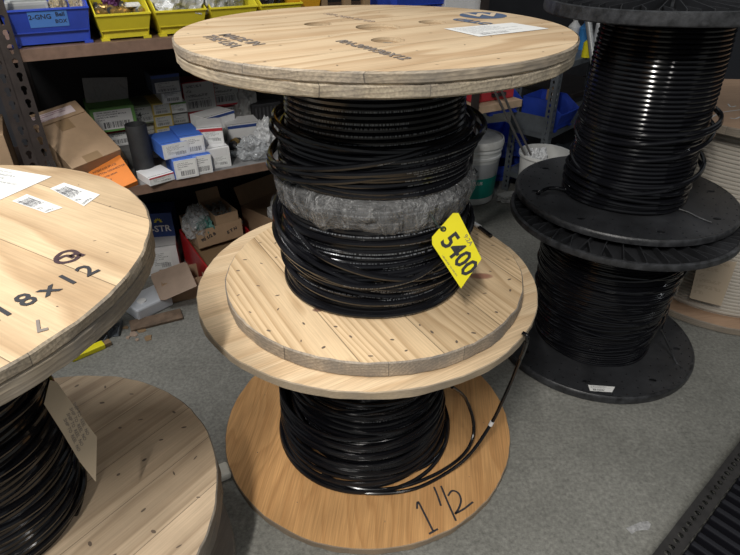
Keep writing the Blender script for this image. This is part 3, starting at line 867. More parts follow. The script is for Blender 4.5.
for (r, z, tl, ph, ec, ep) in [(.205, .84, .02, .5, .014, .2), (.206, .82, .035, .3, .016, .1), (.203, .79, .045, .8, .012, .4), (.204, .70, .04, 1.1, .010, .3), (.203, .66, .03, .2, .008, .2),
                               (.198, .64, .02, 3.5, .004, 3.3), (.197, .62, .012, 3.0, .004, 3.2), (.196, .604, .006, 2.0, .004, 3.0), (.195, .590, .004, 5, .004, 3.0), (.195, .580, .002, 1, .006, 3.2)]:
    loop(mb, GA, r, z, tl, ph, CG, z * 40, .002, ec, ep, zmin=ZG2)
mb.build('cable_winding', M['cable_gloss'], gu)
mb = MB()
zz = ZG2 + .0065
mb.tube(spline([at_z(536, 196, zz - .02), at_z(540, 192, zz + .004), at_z(550, 188, zz + .006), at_z(566, 190, zz + .004), at_z(584, 196, zz), at_z(602, 201, zz), at_z(625, 206, zz), at_z(650, 206, zz)], 10), .0062, 10)
le = mb.build('cable_end', M['cable_gloss'], gu)
mb = MB(); mb.tube([at_z(598, 200, zz), at_z(605.5, 202, zz)], .0072, 10); mb.build('white_tape', M['white'], le)
mb = MB(); mb.tube(spline([at_z(672, 207, zz + .002), at_z(688, 212, zz), at_z(700, 218, zz - .004), at_z(712, 222.5, zz - .003)], 8), .0028, 6)
mb.build('wire_tie', M['blk_rim'], gu)
gl = thing('cable_spool', 'black plastic spool of glossy black cable on the floor, small sticker on its base', 'cable spool', (GB.x, GB.y, 0))
mb = MB(); black_flange(mb, GB, ZG3, ZG3 - .028, face_up=False, seed=3)
mb.build('top_flange', [M['blk_plastic'], M['blk_rim']], gl)
mb = MB(); black_flange(mb, GB, .030, .001, seed=4)
mb.build('bottom_flange', [M['blk_plastic'], M['blk_rim']], gl)
mb = MB(); drum(mb, GB, .15, .026, ZG3 - .022); mb.build('drum', M['blk_plastic'], gl)
mb = MB()
rG2 = lambda z: .195 + .038 * min(1, max(0, z / .35))
mb.lathe([(0, .03), (.192, .03), (.226, .35), (.226, ZG3 - .028), (0, ZG3 - .028)], (GB.x, GB.y, 0), 64)
winding(mb, GB, .03, ZG3 - .028, rG2, .0048, seed=12, jit=.8, zj=.004)
for i in range(26):
    z = .06 + i * .0165
    loop(mb, GB, rG2(z) + rnd.uniform(0, .005), z, rnd.uniform(.005, .045), rnd.uniform(0, 6.28), .0042, i * 1.9, .003, rnd.uniform(0, .006), rnd.uniform(0, 6.28), zmin=.03, zmax=ZG3 - .029)
mb.tube(spline([(GB.x + .228, GB.y + .03, .34), (GB.x + .25, GB.y, .26), (GB.x + .245, GB.y - .04, .17), (GB.x + .225, GB.y - .08, .10)], 8), .004, 7)
mb.build('cable_winding', M['cable_gloss'], gl)
mb = MB(); mb.tube(spline([at_z(661, 330, .20), at_z(668, 345, .1), at_z(676, 362, .034), at_z(682, 368, .032)], 8), .003, 6)
mb.build('wire_tie', M['blk_rim'], gl)
quad_label('sticker', [(590, 391), (612, 392.5), (615, 387), (588, 385)], .030, M['barcode'], gl)

# --- cream wire spool behind at right
HA = Vector((1.545, 2.13, 0)); RH = .43
M['w_h'] = wood('back_spool_boards', (0.44, 0.29, 0.19), (0.34, 0.2, 0.13), D(10), 0.5, seed=2.9, tone=.1, contrast=.3, seam=0)
M['w_hr'] = wood('back_spool_rim', (0.40, 0.33, 0.25), (0.22, 0.17, 0.12), D(10), 0.2, seed=2.9, grey=.6, contrast=.6)
M['cream'] = cable_mat('cream_wire', 0, .4, (0.50, 0.46, 0.40))
hs_ = thing('cable_spool', 'plywood spool of cream wire at the right edge, behind the black spools', 'cable spool', (HA.x, HA.y, 0))
mb = MB(); wood_disc(mb, HA, RH, .745, .775, seed=41); mb.build('top_flange', [M['w_h'], M['w_hr']], hs_)
mb = MB(); wood_disc(mb, HA, RH, .001, .030, seed=42); mb.build('bottom_flange', [M['w_h'], M['w_hr']], hs_)
mb = MB(); drum(mb, HA, .345, .030, .745); winding(mb, HA, .03, .745, lambda z: .352, .0075, seed=2, jit=.3, seg=64)
mb.build('wire_winding', M['cream'], hs_)
NH = Vector((-.42, -.9, .12)).normalized(); PH = Vector((HA.x - .16, HA.y - .36, .2))
o = quad_label('tag', [(689.5, 298), (721, 306), (737, 262), (699, 258)], 0, label_mat('kraft_label', (.50, .40, .29), (.3, .22, .15), .4, 7, 14, (0, 0, 0, 0), .2), None, p0=PH, nrm=NH, th=.001)
tag(o, 'brown cardboard tag hanging on the cream wire spool at the right edge', 'tag')
mb = MB(); strokes(mb, [[(728, 104), (731, 107), (736, 106)], [(730, 118), (735, 119), (740, 117)], [(708, 120), (720, 113), (740, 110)]], .775, .006)
mb.build('paint_marks', pm('pale_paint', (.6, .6, .58), .5), hs_)

# ------------------------------------------------------------------ shelving unit
ZS, ZU = .58, 1.046
SM = frame(SO, AV, NV, UP)
unit = thing('shelving_unit', 'dark brown perforated steel shelving unit with brown boards along the back left', 'shelving', S(-1.2, 0, 0))
def keyhole(x, y, s=1.0, a=0):
    pts = []
    for k in range(10):
        t = PI * (-.35) + (2 * PI - .6 * PI) * k / 9 + 0
        pts.append((x + .0085 * s * math.cos(t + PI * .0), y + .004 * s + .0085 * s * math.sin(t)))
    pts += [(x - .0042 * s, y - .012 * s), (x, y - .015 * s), (x + .0042 * s, y - .012 * s)]
    return pts
def keyhole2(x, y, s=1.0):
    r = .0082 * s; pts = []
    for k in range(12):
        t = -PI * .30 + 1.6 * PI * k / 11
        pts.append((x + r * math.cos(t), y + r * math.sin(t)))
    pts += [(x - .0045 * s, y - .016 * s), (x - .002 * s, y - .0185 * s), (x + .002 * s, y - .0185 * s), (x + .0045 * s, y - .016 * s)]
    return pts
def perf_angle(mb, P, h, dirs, wd=.045, pitch=.038, holes=True, slot=False, th=.0022):
    """perforated angle post standing at P, flanges along dirs"""
    for d in dirs:
        d = Vector(d)
        outl = [(0, 0), (wd, 0), (wd, h), (0, h)]
        hl = []
        if holes:
            z = .03
            while z < h - .03:
                hl.append(circle(wd * .55, z, .006, 10, .010) if slot else keyhole2(wd * .55, z))
                z += pitch
        me = plate(outl, hl, th)
        mb.mesh(me, frame(P, d, UP, d.cross(UP)))
PX = S(-1.205, -.004, 0)
mb = MB(); perf_angle(mb, S(-1.199, -.006, 0), 1.75, [AV], wd=.040); perf_angle(mb, S(-1.199, -.006, 0), 1.75, [NV], wd=.040, holes=False)
mb.build('post', M['steel_dark'], unit, smooth=False)
for (s_, d_, dr) in ((-1.20, .62, (AV, -NV)), (.56, -.006, (-AV, NV)), (.56, .62, (-AV, -NV))):
    mb = MB(); perf_angle(mb, S(s_, d_, 0), 1.75, dr, wd=.045, holes=False); mb.build('post', M['steel_dark'], unit, smooth=False)
for z, nm in ((ZS, 'shelf_board'), (ZU, 'shelf_board'), (1.62, 'shelf_board')):
    mb = MB(); mb.box(-1.195, .555, 0.0, .61, z - .033, z, SM)
    mb.box(-1.19, .55, .004, .60, z, z + .0006, SM, 1)
    mb.build(nm, [M['shelf_brown'], M['shelf_top'] if z < 1 else M['shelf_brown']], unit, smooth=False, bevel=.0015)
mb = MB(); mb.box(-1.2, .56, .625, .632, .05, 1.62, SM); mb.build('back_panel', M['wallp'], unit, smooth=False)

# neighbouring unit to the left (only its carton and end show)
# ------------------------------------------------------------------ cartons
_bodies = {}
def cmat(c, nm): return pm(nm, c, .6, var=.06, vscale=15)
C_ = dict(blue=cmat((.045, .13, .48), 'carton_blue'), green=cmat((.16, .36, .10), 'carton_green'), white=cmat((.66, .66, .66), 'carton_white'),
          yellow=cmat((.50, .38, .09), 'carton_yellow'), red=cmat((.42, .03, .04), 'carton_red'), grey=cmat((.22, .23, .22), 'carton_grey'),
          olive=cmat((.17, .20, .13), 'carton_olive'), orange=cmat((.78, .23, .03), 'carton_orange'), dark=cmat((.03, .04, .06), 'carton_dark'), kraft=M['kraft'],
          navy=cmat((.02, .05, .20), 'carton_navy'), brown=cmat((.12, .09, .07), 'carton_brown'))
def vert_px(P, du, dv_up, u, v):
    nrm = Vector((ray(u, v).x, ray(u, v).y, 0)).normalized()
    return at_plane(u, v - dv_up, P, nrm).z - P.z
def carton(label, u, v, zb, wpx, hpx, dep, body='white', lab='barcode', yaw=0.0, cat='box', stripe=None, text=None, group=None, name='carton', labm=(.08, .92, .1, .9), face=None):
    P = at_z(u, v, zb)
    dpt = depth(P)
    wm = wpx * dpt / F_PX / max(.6, math.cos(SA + yaw - math.atan2(P.x, P.y) * -1 * 0))
    h = vert_px(P, 0, hpx, u, v)
    t = thing(name, label, cat, P, SA + yaw, group)
    mb = MB()
    mb.box(-wm / 2, wm / 2, 0, dep, 0.0005, h)
    ob = mb.build('box_body', [C_[body]], t, smooth=False, world=False, bevel=.0015)
    # top flap seam
    mb = MB(); mb.box(-wm / 2 + .001, wm / 2 - .001, dep * .10, dep * .11, h, h + .0006); mb.build('flap_seam', M['dark_part'], t, smooth=False, world=False)
    if face:
        mb = MB(); mb.box(-wm / 2 + .0008, wm / 2 - .0008, -.0009, .0002, .0012, h - .0008)
        mb.build('end_panel', C_[face], t, smooth=False, world=False)
    if lab:
        x0, x1 = -wm / 2 + wm * labm[0], -wm / 2 + wm * labm[1]
        z0, z1 = h * labm[2], h * labm[3]
        mb = MB()
        mb.add([(x0, -.0014, z0), (x1, -.0014, z0), (x1, -.0014, z1), (x0, -.0014, z1)], [(0, 1, 2, 3)], 0, [[(0, 0), (1, 0), (1, 1), (0, 1)]])
        mb.v += [p + Vector((0, .0012, 0)) for p in mb.v[:4]]
        mb.build('label', M[lab], t, smooth=False, world=False)
    if stripe:
        mb = MB(); mb.box(-wm / 2 + .001, wm / 2 - .001, -.0018, -.0002, h * .82, h * .98)
        mb.build('stripe', C_[stripe], t, smooth=False, world=False)
    if text:
        me = text_mesh(text, h * .42, bold=.0004)
        mb = MB(); mb.mesh(me, frame(Vector((-wm * .12, -.002, h * .5)), Vector((1, 0, 0)), Vector((0, 0, 1)), Vector((0, -1, 0))))
        mb.build('printed_text', M['ink'], t, smooth=False, world=False)
    t['_wh'] = 0; del t['_wh']
    return t, wm, h
def lm(nm, base, **k):
    M[nm] = label_mat(nm, base, **k)
lm('lab_bar', (.74, .74, .73), amount=.7, rows=8, cols=22, bar=(.2, .9, .08, .40), mid=.5, bars=40)
lm('lab_txt', (.70, .71, .70), amount=.6, rows=9, cols=18, bar=(.45, .9, .1, .35), mid=.3, bars=40)
lm('lab_grey', (.42, .43, .42), amount=.7, rows=6, cols=16, bar=(.1, .85, .1, .35), mid=.45, bars=36)
GB_ = 'boxes of electrical parts on the middle shelf'
HP = [
 ('flat green and white box with a barcode label, behind the black pipe', 117, 131, ZS + .075, 36, 24, .20, 'green', 'lab_bar', 'green', None),
 ('white box with a red top edge under the flat green and white box', 121, 146, ZS, 33, 17, .20, 'white', 'lab_bar', None, 'red'),
 ('grey green box numbered 4, right of the flat green and white box', 145, 124, ZS + .075, 23, 19, .20, 'olive', 'lab_grey', None, None),
 ('pale grey box under the grey green box numbered 4', 150, 139, ZS, 23, 17, .20, 'grey', 'lab_grey', None, None),
 ('small yellow box with a grey label, topmost of its column', 163, 115, ZS + .105, 16, 12, .16, 'yellow', 'lab_grey', None, None),
 ('small yellow box with a grey label, middle of its column', 165, 127, ZS + .0525, 16, 12, .16, 'yellow', 'lab_grey', None, None),
 ('small yellow box with a grey label, lowest of its column', 167, 139, ZS, 16, 12, .16, 'yellow', 'lab_grey', None, None),
 ('small white box topmost of the white column beside the yellow boxes', 173, 103, ZS + .150, 17, 13, .14, 'white', 'lab_bar', None, None),
 ('small white box second from the top in the column beside the yellow boxes', 179, 113, ZS + .100, 15, 11, .14, 'white', 'lab_txt', None, 'green'),
 ('small white box third from the top in the column beside the yellow boxes', 181, 124, ZS + .050, 15, 11, .14, 'grey', 'lab_grey', None, None),
 ('small white box at the foot of the column beside the yellow boxes', 183, 135, ZS, 15, 11, .14, 'grey', 'lab_grey', None, None),
]
def carton_at(label, s, d, zb, w_, h, dep, body, lab=None, stripe=None, yaw=0, tilt=0, **k):
    return None
for (lb, u, v, zb, wp, hp, dp, bd, lab, st_, _e) in HP:
    carton(lb, u, v, zb, wp, hp, dp, bd, lab, stripe=_e, text=('4' if 'numbered 4' in lb and 'under' not in lb else None))
# dark carton with check mark, high at the back
carton('dark box with a check mark on the tall pile at the shelf back', 168, 93, ZS + .20, 24, 19, .12, 'dark', 'lab_grey', labm=(.1, .95, .05, .6), stripe='navy')
carton('tall grey carton supporting the dark box with the check mark', 170, 128, ZS, 22, 34, .10, 'brown', None)
carton('large carton with a grey barcode label on red packaging, left of the red box', 202, 111, ZS + .085, 27, 30, .16, 'red', 'lab_grey', labm=(.02, .98, .03, .97))
carton('red carton with a grey barcode label beside the larger grey labelled carton', 226, 106, ZS + .085, 26, 27, .16, 'red', 'lab_grey', labm=(.08, .98, .08, .97))
carton('long red carton under the two grey labelled cartons', 205, 130, ZS, 34, 19, .18, 'red', None)
carton('red carton with a white end label, right of the long red carton', 231, 123, ZS, 22, 17, .18, 'red', 'lab_grey', labm=(.25, .98, .05, .95))
# front group
_, wA, hA = carton('blue box in the lower row, left end, barcode facing out', 188, 178, ZS, 20, 19, .15, 'blue', 'lab_bar', face='white')
carton('blue box in the lower row, between the other blue box and the white box', 204.5, 174, ZS, 16, 19, .15, 'blue', 'lab_bar', face='white')
carton('plain white box at the right end of the row of blue boxes', 220.5, 168, ZS, 20, 20, .13, 'white', 'lab_txt', face='white', labm=(.2, .9, .1, .6))
carton('blue box with white end on top of the left lower blue box', 178, 157.5, ZS + hA + .001, 22, 15, .15, 'blue', 'lab_txt', yaw=.12, face='white')
carton('blue box with barcode stacked right of the other upper blue box', 194.5, 154, ZS + hA + .001, 20, 18, .16, 'blue', 'lab_bar', face='white')
carton('white box with a red end edge lying across the top of the pile', 212, 146, ZS + hA + .002, 24, 18, .13, 'white', 'lab_txt', yaw=-.25, face='white', labm=(.25, .95, .2, .85), stripe='red')
carton('small white box with red sides lying before the blue boxes', 163, 183, ZS, 19, 8, .10, 'white', 'lab_txt', yaw=.25, stripe='red', face='white')
carton('small green and white box leaning behind the black pipe', 155, 158, ZS, 14, 18, .07, 'white', 'lab_txt', yaw=-.5, face='white', stripe='green')
carton('open white box with green edges and a navy stripe, at the right of the shelf', 246, 142, ZS + .004, 30, 18, .12, 'white', None, yaw=-.1, stripe='navy', face='white')
carton('tilted white box with green edge and navy stripe above the white box pile', 222, 129, ZS + .055, 22, 15, .10, 'white', None, yaw=.4, stripe='navy')
carton('brown and black box beneath the tilted white and navy box', 225, 143, ZS, 20, 13, .08, 'grey', None)

# black pipe
p = at_z(143.5, 177, ZS)
mb = MB(); mb.lathe([(.033, .001), (.036, .001), (.036, .182), (.0355, .184), (.0325, .184), (.032, .18), (.032, .004), (0, .004)], (p.x, p.y + .03, ZS), 40)
tag(mb.build('pipe_sleeve', pm('black_rubber_pipe', (.022, .023, .025), .55, var=.3), origin=(p.x, p.y + .03, ZS)), 'black plastic pipe piece standing upright on the middle shelf', 'pipe')

# orange box leaning
def slab(mb, P, th, nrm, mi=0):
    n_ = len(P)
    mb.add(list(P) + [q - nrm * th for q in P], [tuple(range(n_)), tuple(range(2 * n_ - 1, n_ - 1, -1))] + [(k, (k + 1) % n_, n_ + (k + 1) % n_, n_ + k) for k in range(n_)], mi)
def rect_from(u0, v0, u1, v1, hpx, p0, nrm):
    """rectangle whose lower edge runs between two sighted points on a plane"""
    a_, b_ = at_plane(u0, v0, p0, nrm), at_plane(u1, v1, p0, nrm)
    X = (b_ - a_); L = X.length; X.normalize(); Y = nrm.cross(X)
    return a_, X, Y, L
NO = (-NV * .62 + UP * .78 - AV * .05).normalized()
PO = S(-.975, .03, ZS + .05)
cs = [at_plane(u, v, PO, NO) for u, v in [(84, 166), (118, 152), (134, 182), (98, 198)]]
X = (cs[1] - cs[0]).normalized(); Yn = NO.cross(X)
Lx = (cs[1] - cs[0]).length; Ly = (cs[2] - cs[1]).length
t = thing('carton', 'orange carton with black print lying tilted on the shelf edge beside the black pipe', 'box', cs[0])
c0 = cs[0]; P4 = [c0 - Yn * Ly, c0 - Yn * Ly + X * Lx, c0 + X * Lx, c0]
mb = MB(); slab(mb, P4, .045, NO); mb.build('box_body', C_['orange'], t, smooth=False, bevel=.0015)
mb = MB()
for i, (tx, sz, yy) in enumerate([('3M', .022, .010), ('INTERFACE SPLICE', .010, .034), ('BUTTON CONNECTOR', .010, .050), ('PROTECTED BRAIN', .008, .066), ('5-B2-FP  150', .008, .082)]):
    me = text_mesh(tx, sz, align='LEFT'); mb.mesh(me, frame(c0 - Yn * (yy + .004) + X * .01 + NO * .0006, X, Yn, NO))
mb.build('printed_text', M['ink'], t, smooth=False)

# big kraft carton with packing slip pouch, rear edge raised
NK = (-NV * .50 + UP * .80 + AV * .10).normalized()
PK = S(-1.03, .10, ZS + .145)
kq = [at_plane(u, v, PK, NK) for u, v in [(72, 169), (121, 149), (86, 98), (40, 124)]]
X = (kq[1] - kq[0]).normalized(); Yn = NK.cross(X)
Lx = (kq[1] - kq[0]).length; Ly = max(.2, (kq[2] - kq[1]).dot(Yn))
t = thing('carton', 'large brown kraft carton with a packing slip pouch, behind the dark post', 'box', kq[0])
c0 = kq[0]
mb = MB(); slab(mb, [c0, c0 + X * Lx, c0 + X * Lx + Yn * Ly, c0 + Yn * Ly], .07, NK); mb.build('box_body', M['kraft'], t, smooth=False, bevel=.002)
for hi_ in (0, 1):
  mb = MB()
  if hi_ == 0: slab(mb, [c0 + X * (Lx * .3) + Yn * -.001 + NK * .001, c0 + X * (Lx * .62) - Yn * .001 + NK * .001, c0 + X * (Lx * .62) + Yn * .03 + NK * .001, c0 + X * (Lx * .3) + Yn * .03 + NK * .001], .0008, NK)
  if hi_ == 1: slab(mb, [c0 + X * (Lx * .35) + Yn * (Ly - .10) + NK * .001, c0 + X * (Lx * .62) + Yn * (Ly - .10) + NK * .001, c0 + X * (Lx * .62) + Yn * (Ly - .04) + NK * .001, c0 + X * (Lx * .35) + Yn * (Ly - .04) + NK * .001], .0008, NK)
  mb.build('tape', M['kraft_tape'], t, smooth=False)
lm('lab_slip', (.66, .56, .57), amount=.75, ink=(.28, .12, .16), rows=4, cols=7, bar=(0, 0, 0, 0), mid=.05)
f0 = c0 - X * .02 + Yn * (Ly - .055); f1 = c0 + X * (Lx - .005) + Yn * (Ly - .055)
NF = (NK + Vector((0, -.25, .1))).normalized(); YF = NF.cross(X)
mb = MB(); slab(mb, [f0 + NK * .004, f1 + NK * .004, f1 + NK * .004 + YF * .055, f0 + NK * .004 + YF * .055], .003, NF); fo = mb.build('flap', M['kraft'], t, smooth=False)
mb = MB(); q0 = f0 + NK * .004 + NF * .0012 + YF * .012 + X * .01
mb.add([q0, q0 + X * (Lx - .02), q0 + X * (Lx - .02) + YF * .03, q0 + YF * .03], [(0, 1, 2, 3)], 0, [[(0, 0), (1, 0), (1, 1), (0, 1)]])
mb.build('packing_slip', M['lab_slip'], fo, smooth=False)
# support carton under it, so it rests on something
t = thing('carton', 'plain brown carton propping up the large kraft carton', 'box', S(-1.05, .13, ZS), SA)
mb = MB(); mb.box(-.11, .12, .03, .22, .001, .045); mb.build('box_body', M['kraft'], t, smooth=False, world=False, bevel=.002)

# grey paper sack behind
def crumple(name, P, sx, sy, sz, mat, label=None, cat=None, seed=0, amp=.3, sub=4, rz=0, parent=None, group=None, freq=2.2, sharp=True):
    bm = bmesh.new(); bmesh.ops.create_icosphere(bm, subdivisions=sub, radius=1)
    for v in bm.verts:
        q = v.co.copy()
        d = 1 + amp * noise.noise(q * freq + Vector((seed * 3.3, 0, 0))) - amp * .9 * abs(noise.noise(q * freq * 2.3 + Vector((0, seed * 2.1, 0)))) + amp * .35 * noise.noise(q * freq * 6 + Vector((0, 0, seed)))
        v.co = q * d
    mn = min(v.co.z for v in bm.verts)
    for v in bm.verts:
        if v.co.z < -.55: v.co.z = -.55 + (v.co.z + .55) * .15
    mn = min(v.co.z for v in bm.verts)
    for v in bm.verts: v.co = Vector((v.co.x * sx, v.co.y * sy, (v.co.z - mn) * sz))
    mb = MB(); me = bpy.data.meshes.new('t'); bm.to_mesh(me); bm.free()
    Mx = yawm(Vector(P), rz)
    mb.mesh(me, Mx)
    o = mb.build(name, mat, parent, origin=None if parent else P, smooth=mat not in (M['bag'], M['bag_w']))
    if label: tag(o, label, cat, group)
    return o
def bag_mat(nm, col, alpha, rough=.2, sc=30):
    m, t, b = nt(nm); g = G(t)
    b.inputs['Base Color'].default_value = (*col, 1); b.inputs['Roughness'].default_value = rough; b.inputs['Alpha'].default_value = alpha
    b.inputs['Specular IOR Level'].default_value = .8
    tc = g.n('ShaderNodeTexCoord'); nz = g.n('ShaderNodeTexNoise', i_Scale=sc, i_Detail=4.0, i_Distortion=1.5); g.l(tc.outputs['Object'], nz.inputs['Vector'])
    bp = g.n('ShaderNodeBump', i_Strength=1.0, i_Distance=.012); g.l(nz.outputs[0], bp.inputs['Height']); g.l(bp.outputs[0], b.inputs['Normal'])
    return m
M['bag'] = bag_mat('clear_poly_bag', (.46, .48, .50), .45, .15)
M['bag_w'] = bag_mat('white_poly_bag', (.60, .61, .62), .9)
M['paper_grey'] = bag_mat('crumpled_grey_paper', (.34, .34, .33), 1, .7, 20)
NQ = (-NV + UP * .25).normalized()
o = quad_label('paper_sheet', [(86, 103), (129, 103), (127, 77), (82, 78)], 0, M['paper_grey'], None, p0=S(-.93, .50, ZS), nrm=NQ, th=.012)
tag(o, 'crumpled grey paper packet leaning at the dark back of the middle shelf', 'paper packet')
# bags and parts right of the cartons
crumple('plastic_bag', at_z(253, 158, ZS), .062, .05, .052, M['bag'], 'clear plastic bag of parts at the right end of the middle shelf', 'plastic bag', 2, .35)
crumple('plastic_bag', at_z(268, 149, ZS), .05, .06, .075, M['bag_w'], 'white plastic bag behind the clear bag of parts, next to the tall spool', 'plastic bag', 5, .4)
crumple('plastic_sheet', at_z(245, 121, ZS), .06, .05, .11, M['paper_grey'], 'folded grey wrapper beside the red carton at the shelf back', 'wrapper', 7, .45)
t = thing('terminal_block', 'dark ribbed electrical block at the back right of the middle shelf', 'electrical part', at_z(268, 122, ZS), SA)
mb = MB(); mb.box(-.07, .07, 0, .07, .001, .085); mb.build('block_body', M['dark_part'], t, smooth=False, world=False, bevel=.004)
mb = MB()
for k in range(7): mb.box(-.058 + k * .018, -.048 + k * .018, -.006, .001, .015, .07)
mb.build('ribs', pm('dark_grey_ribs', (.06, .06, .065), .5), t, smooth=False, world=False)
# small fittings on the shelf
def connector(P, rz, s=1.0, mats=None, label='', cat='connector', group=None, name='cable_connector'):
    t = thing(name, label, cat, P, rz, group)
    Mx = yawm(Vector(P), rz) @ Matrix.Translation((0, 0, .011 * s)) @ Matrix.Rotation(PI / 2, 4, 'Y')
    mb = MB(); mb.lathe([(0, -.018 * s), (.008 * s, -.018 * s), (.008 * s, .004 * s), (.0105 * s, .004 * s), (.0105 * s, .012 * s), (.007 * s, .012 * s), (.007 * s, .022 * s), (0, .022 * s)], (0, 0, 0), 16, M=Mx)
    mb.build('connector_body', mats[0], t)
    mb = MB(); mb.lathe([(.0085 * s, -.006 * s), (.0135 * s, -.006 * s), (.0135 * s, .003 * s), (.0085 * s, .003 * s)], (0, 0, 0), 6, M=Mx)
    mb.build('lock_nut', mats[1], t)
    return t
GC = 'small connectors scattered on the middle shelf'
cc = [(229, 150, 'black connector lying left of the clear bag', 1.5, M['dark_part'], M['galv']), (236, 147, 'black connector lying closest to the open white box', 1.6, M['dark_part'], M['brass']),
      (232, 157, 'grey connector lying on the shelf edge below the black ones', 1.1, M['galv'], M['galv']), (240, 155, 'grey connector touching the clear plastic bag', 1.1, M['galv'], M['galv']), (226, 160, 'tiny silver connector beside the plain white box', .8, M['galv'], M['galv'])]
for i, (u, v, lb, s_, a1, a2) in enumerate(cc):
    connector(at_z(u, v, ZS), i * 1.3, s_, (a1, a2), lb, group=GC)

# ------------------------------------------------------------------ bins on the upper shelf
def bin_(label, s0, s1, d0, dep, h, body, zb=ZU, lip=.62, group='parts bins on the upper shelf', origin=None, rz=None, name='parts_bin'):
    P = S((s0 + s1) / 2, d0, zb) if origin is None else Vector(origin)
    w_ = s1 - s0
    t = thing(name, label, 'bin', P, SA if rz is None else rz, group)
    hw = w_ / 2; th = .0035; fb = .035; hl = h * lip
    mb = MB()
    mb.box(-hw + .012, hw - .012, fb, dep, .006, .010)
    mb.box(-hw, hw, dep - th, dep, .006, h)
    for sgn in (-1, 1):
        x0, x1 = sgn * hw, sgn * (hw - th)
        xb0, xb1 = sgn * (hw - .012), sgn * (hw - .012 - th)
        prof = [(fb, .006, 1), (dep, .006, 1), (dep, h, 0), (fb + .055, h, 0), (0, hl, 0)]
        A_ = [((xb0 if b else x0), y, z) for y, z, b in prof]; B_ = [((xb1 if b else x1), y, z) for y, z, b in prof]
        mb.add(A_ + B_, [tuple(range(5)), tuple(range(9, 4, -1))] + [(k, (k + 1) % 5, 5 + (k + 1) % 5, 5 + k) for k in range(5)])
        mb.box(min(x0, x1) - .002, max(x0, x1) + .002, fb + .055, dep, h - .006, h)
    mb.build('bin_shell', body, t, smooth=False, world=False)
    mb = MB()
    z1 = hl * .38
    A_ = [(-hw, 0, hl), (hw, 0, hl), (hw - .010, .022, z1), (-hw + .010, .022, z1)]
    mb.add(A_ + [(x, y + th, z) for x, y, z in A_], [(0, 1, 2, 3), (7, 6, 5, 4), (0, 4, 5, 1), (1, 5, 6, 2), (2, 6, 7, 3), (3, 7, 4, 0)])
    mb.box(-hw - .001, hw + .001, -.005, .004, hl - .004, hl + .001)
    mb.box(-hw + .012, hw - .012, fb - .002, fb + th, .006, z1 + .002)
    mb.box(-hw + .010, hw - .010, .020, fb + .002, z1 - .001, z1 + .002)
    for sgn in (-1, 1): mb.box(sgn * (hw - .018) - .012, sgn * (hw - .018) + .012, .026, .05, .0, .008)
    fp = mb.build('front_lip', body, t, smooth=False, world=False)
    return t, fp, hw, hl
def fill_parts(t, hw, d0, d1, z, k, seed, kind='connector', group=None, names=None):
    pass
bt, fp, hw, hl = bin_('blue parts bin labelled 2-GNG Bell Box on the upper shelf', -1.180, -.950, .0, .42, .165, M['blue_bin'])
mb = MB()
mt = Vector((-.01, 0, 0))
fx, fy, fz = Vector((1, 0, 0)), Vector((0, -.022, hl * .62)).normalized(), None
fz = fx.cross(fy)
zm = hl * .74
o0 = Vector((0.005, .022 * (1 - (zm - hl * .38) / (hl * .62)) - .0012, zm))
Fm = frame(o0, fx, fy, fz)
mb.box(-.052, .050, -.024, .022, -.0005, .0006, Fm); st = mb.build('sticker', pm('light_blue_sticker', (.09, .26, .72), .5), fp, smooth=False, world=False)
mb = MB(); mb.mesh(text_mesh('2-GNG', .019, bold=.0002), Fm @ Matrix.Translation((-.022, .006, .0012))); mb.mesh(text_mesh('Bell', .017, bold=.0002), Fm @ Matrix.Translation((.031, .011, .0012))); mb.mesh(text_mesh('BOX', .015, bold=.0002), Fm @ Matrix.Translation((.030, -.009, .0009)))
mb.build('handwriting', M['ink'], st, smooth=False, world=False)
# contents of the blue bin
t = thing('outlet_box', 'light grey outlet box lying in the blue bin on the upper shelf', 'outlet box', S(-1.10, .055, ZU + .062), SA)
mb = MB(); mb.box(-.06, .05, 0, .10, 0, .055); mb.build('box_shell', pm('pale_grey_plastic', (.46, .47, .46), .5), t, smooth=False, world=False, bevel=.003)
mb = MB(); mb.box(-.05, .04, -.002, .001, .012, .046); mb.box(-.045, .035, .01, .09, .055, .0565); mb.build('cover_plate', pm('grey_plate', (.36, .37, .37), .5), t, smooth=False, world=False)
t = thing('outlet_box', 'grey outlet box under the lighter one in the blue bin', 'outlet box', S(-1.065, .06, ZU + .012), SA)
mb = MB(); mb.box(-.095, .095, 0, .2, 0, .048); mb.build('box_shell', pm('grey_plate', (.36, .37, .37), .5), t, smooth=False, world=False, bevel=.003)
for k, (ds, lb) in enumerate(((.0, 'bag of brass screws in the blue bin, touching the grey outlet box'), (.055, 'bag of brass screws at the right inner side of the blue bin'))):
    b_ = thing('screw_bag', lb, 'plastic bag', S(-1.022 + ds, .09, ZU + .0605), SA, 'bags of brass screws in the blue bin')
    crumple('screws', b_.location, .026, .035, .045, pm('brass_screws', (.50, .36, .12), .4, .5, var=.6, vscale=160, bump=.8), parent=b_, seed=3 + k, amp=.25)
    crumple('bag_film', b_.location, .028, .037, .048, M['bag'], parent=b_, seed=3 + k, amp=.25).active_material = bag_mat('bag_film%d' % k, (.7, .7, .7), .25)
    b_.children[-1].name = 'bag_film'
bt, fp, hw, hl = bin_('yellow parts bin of brass fittings, next to the blue bin', -.938, -.778, .0, .36, .125, M['yellow_bin'])
rb = random.Random(5)
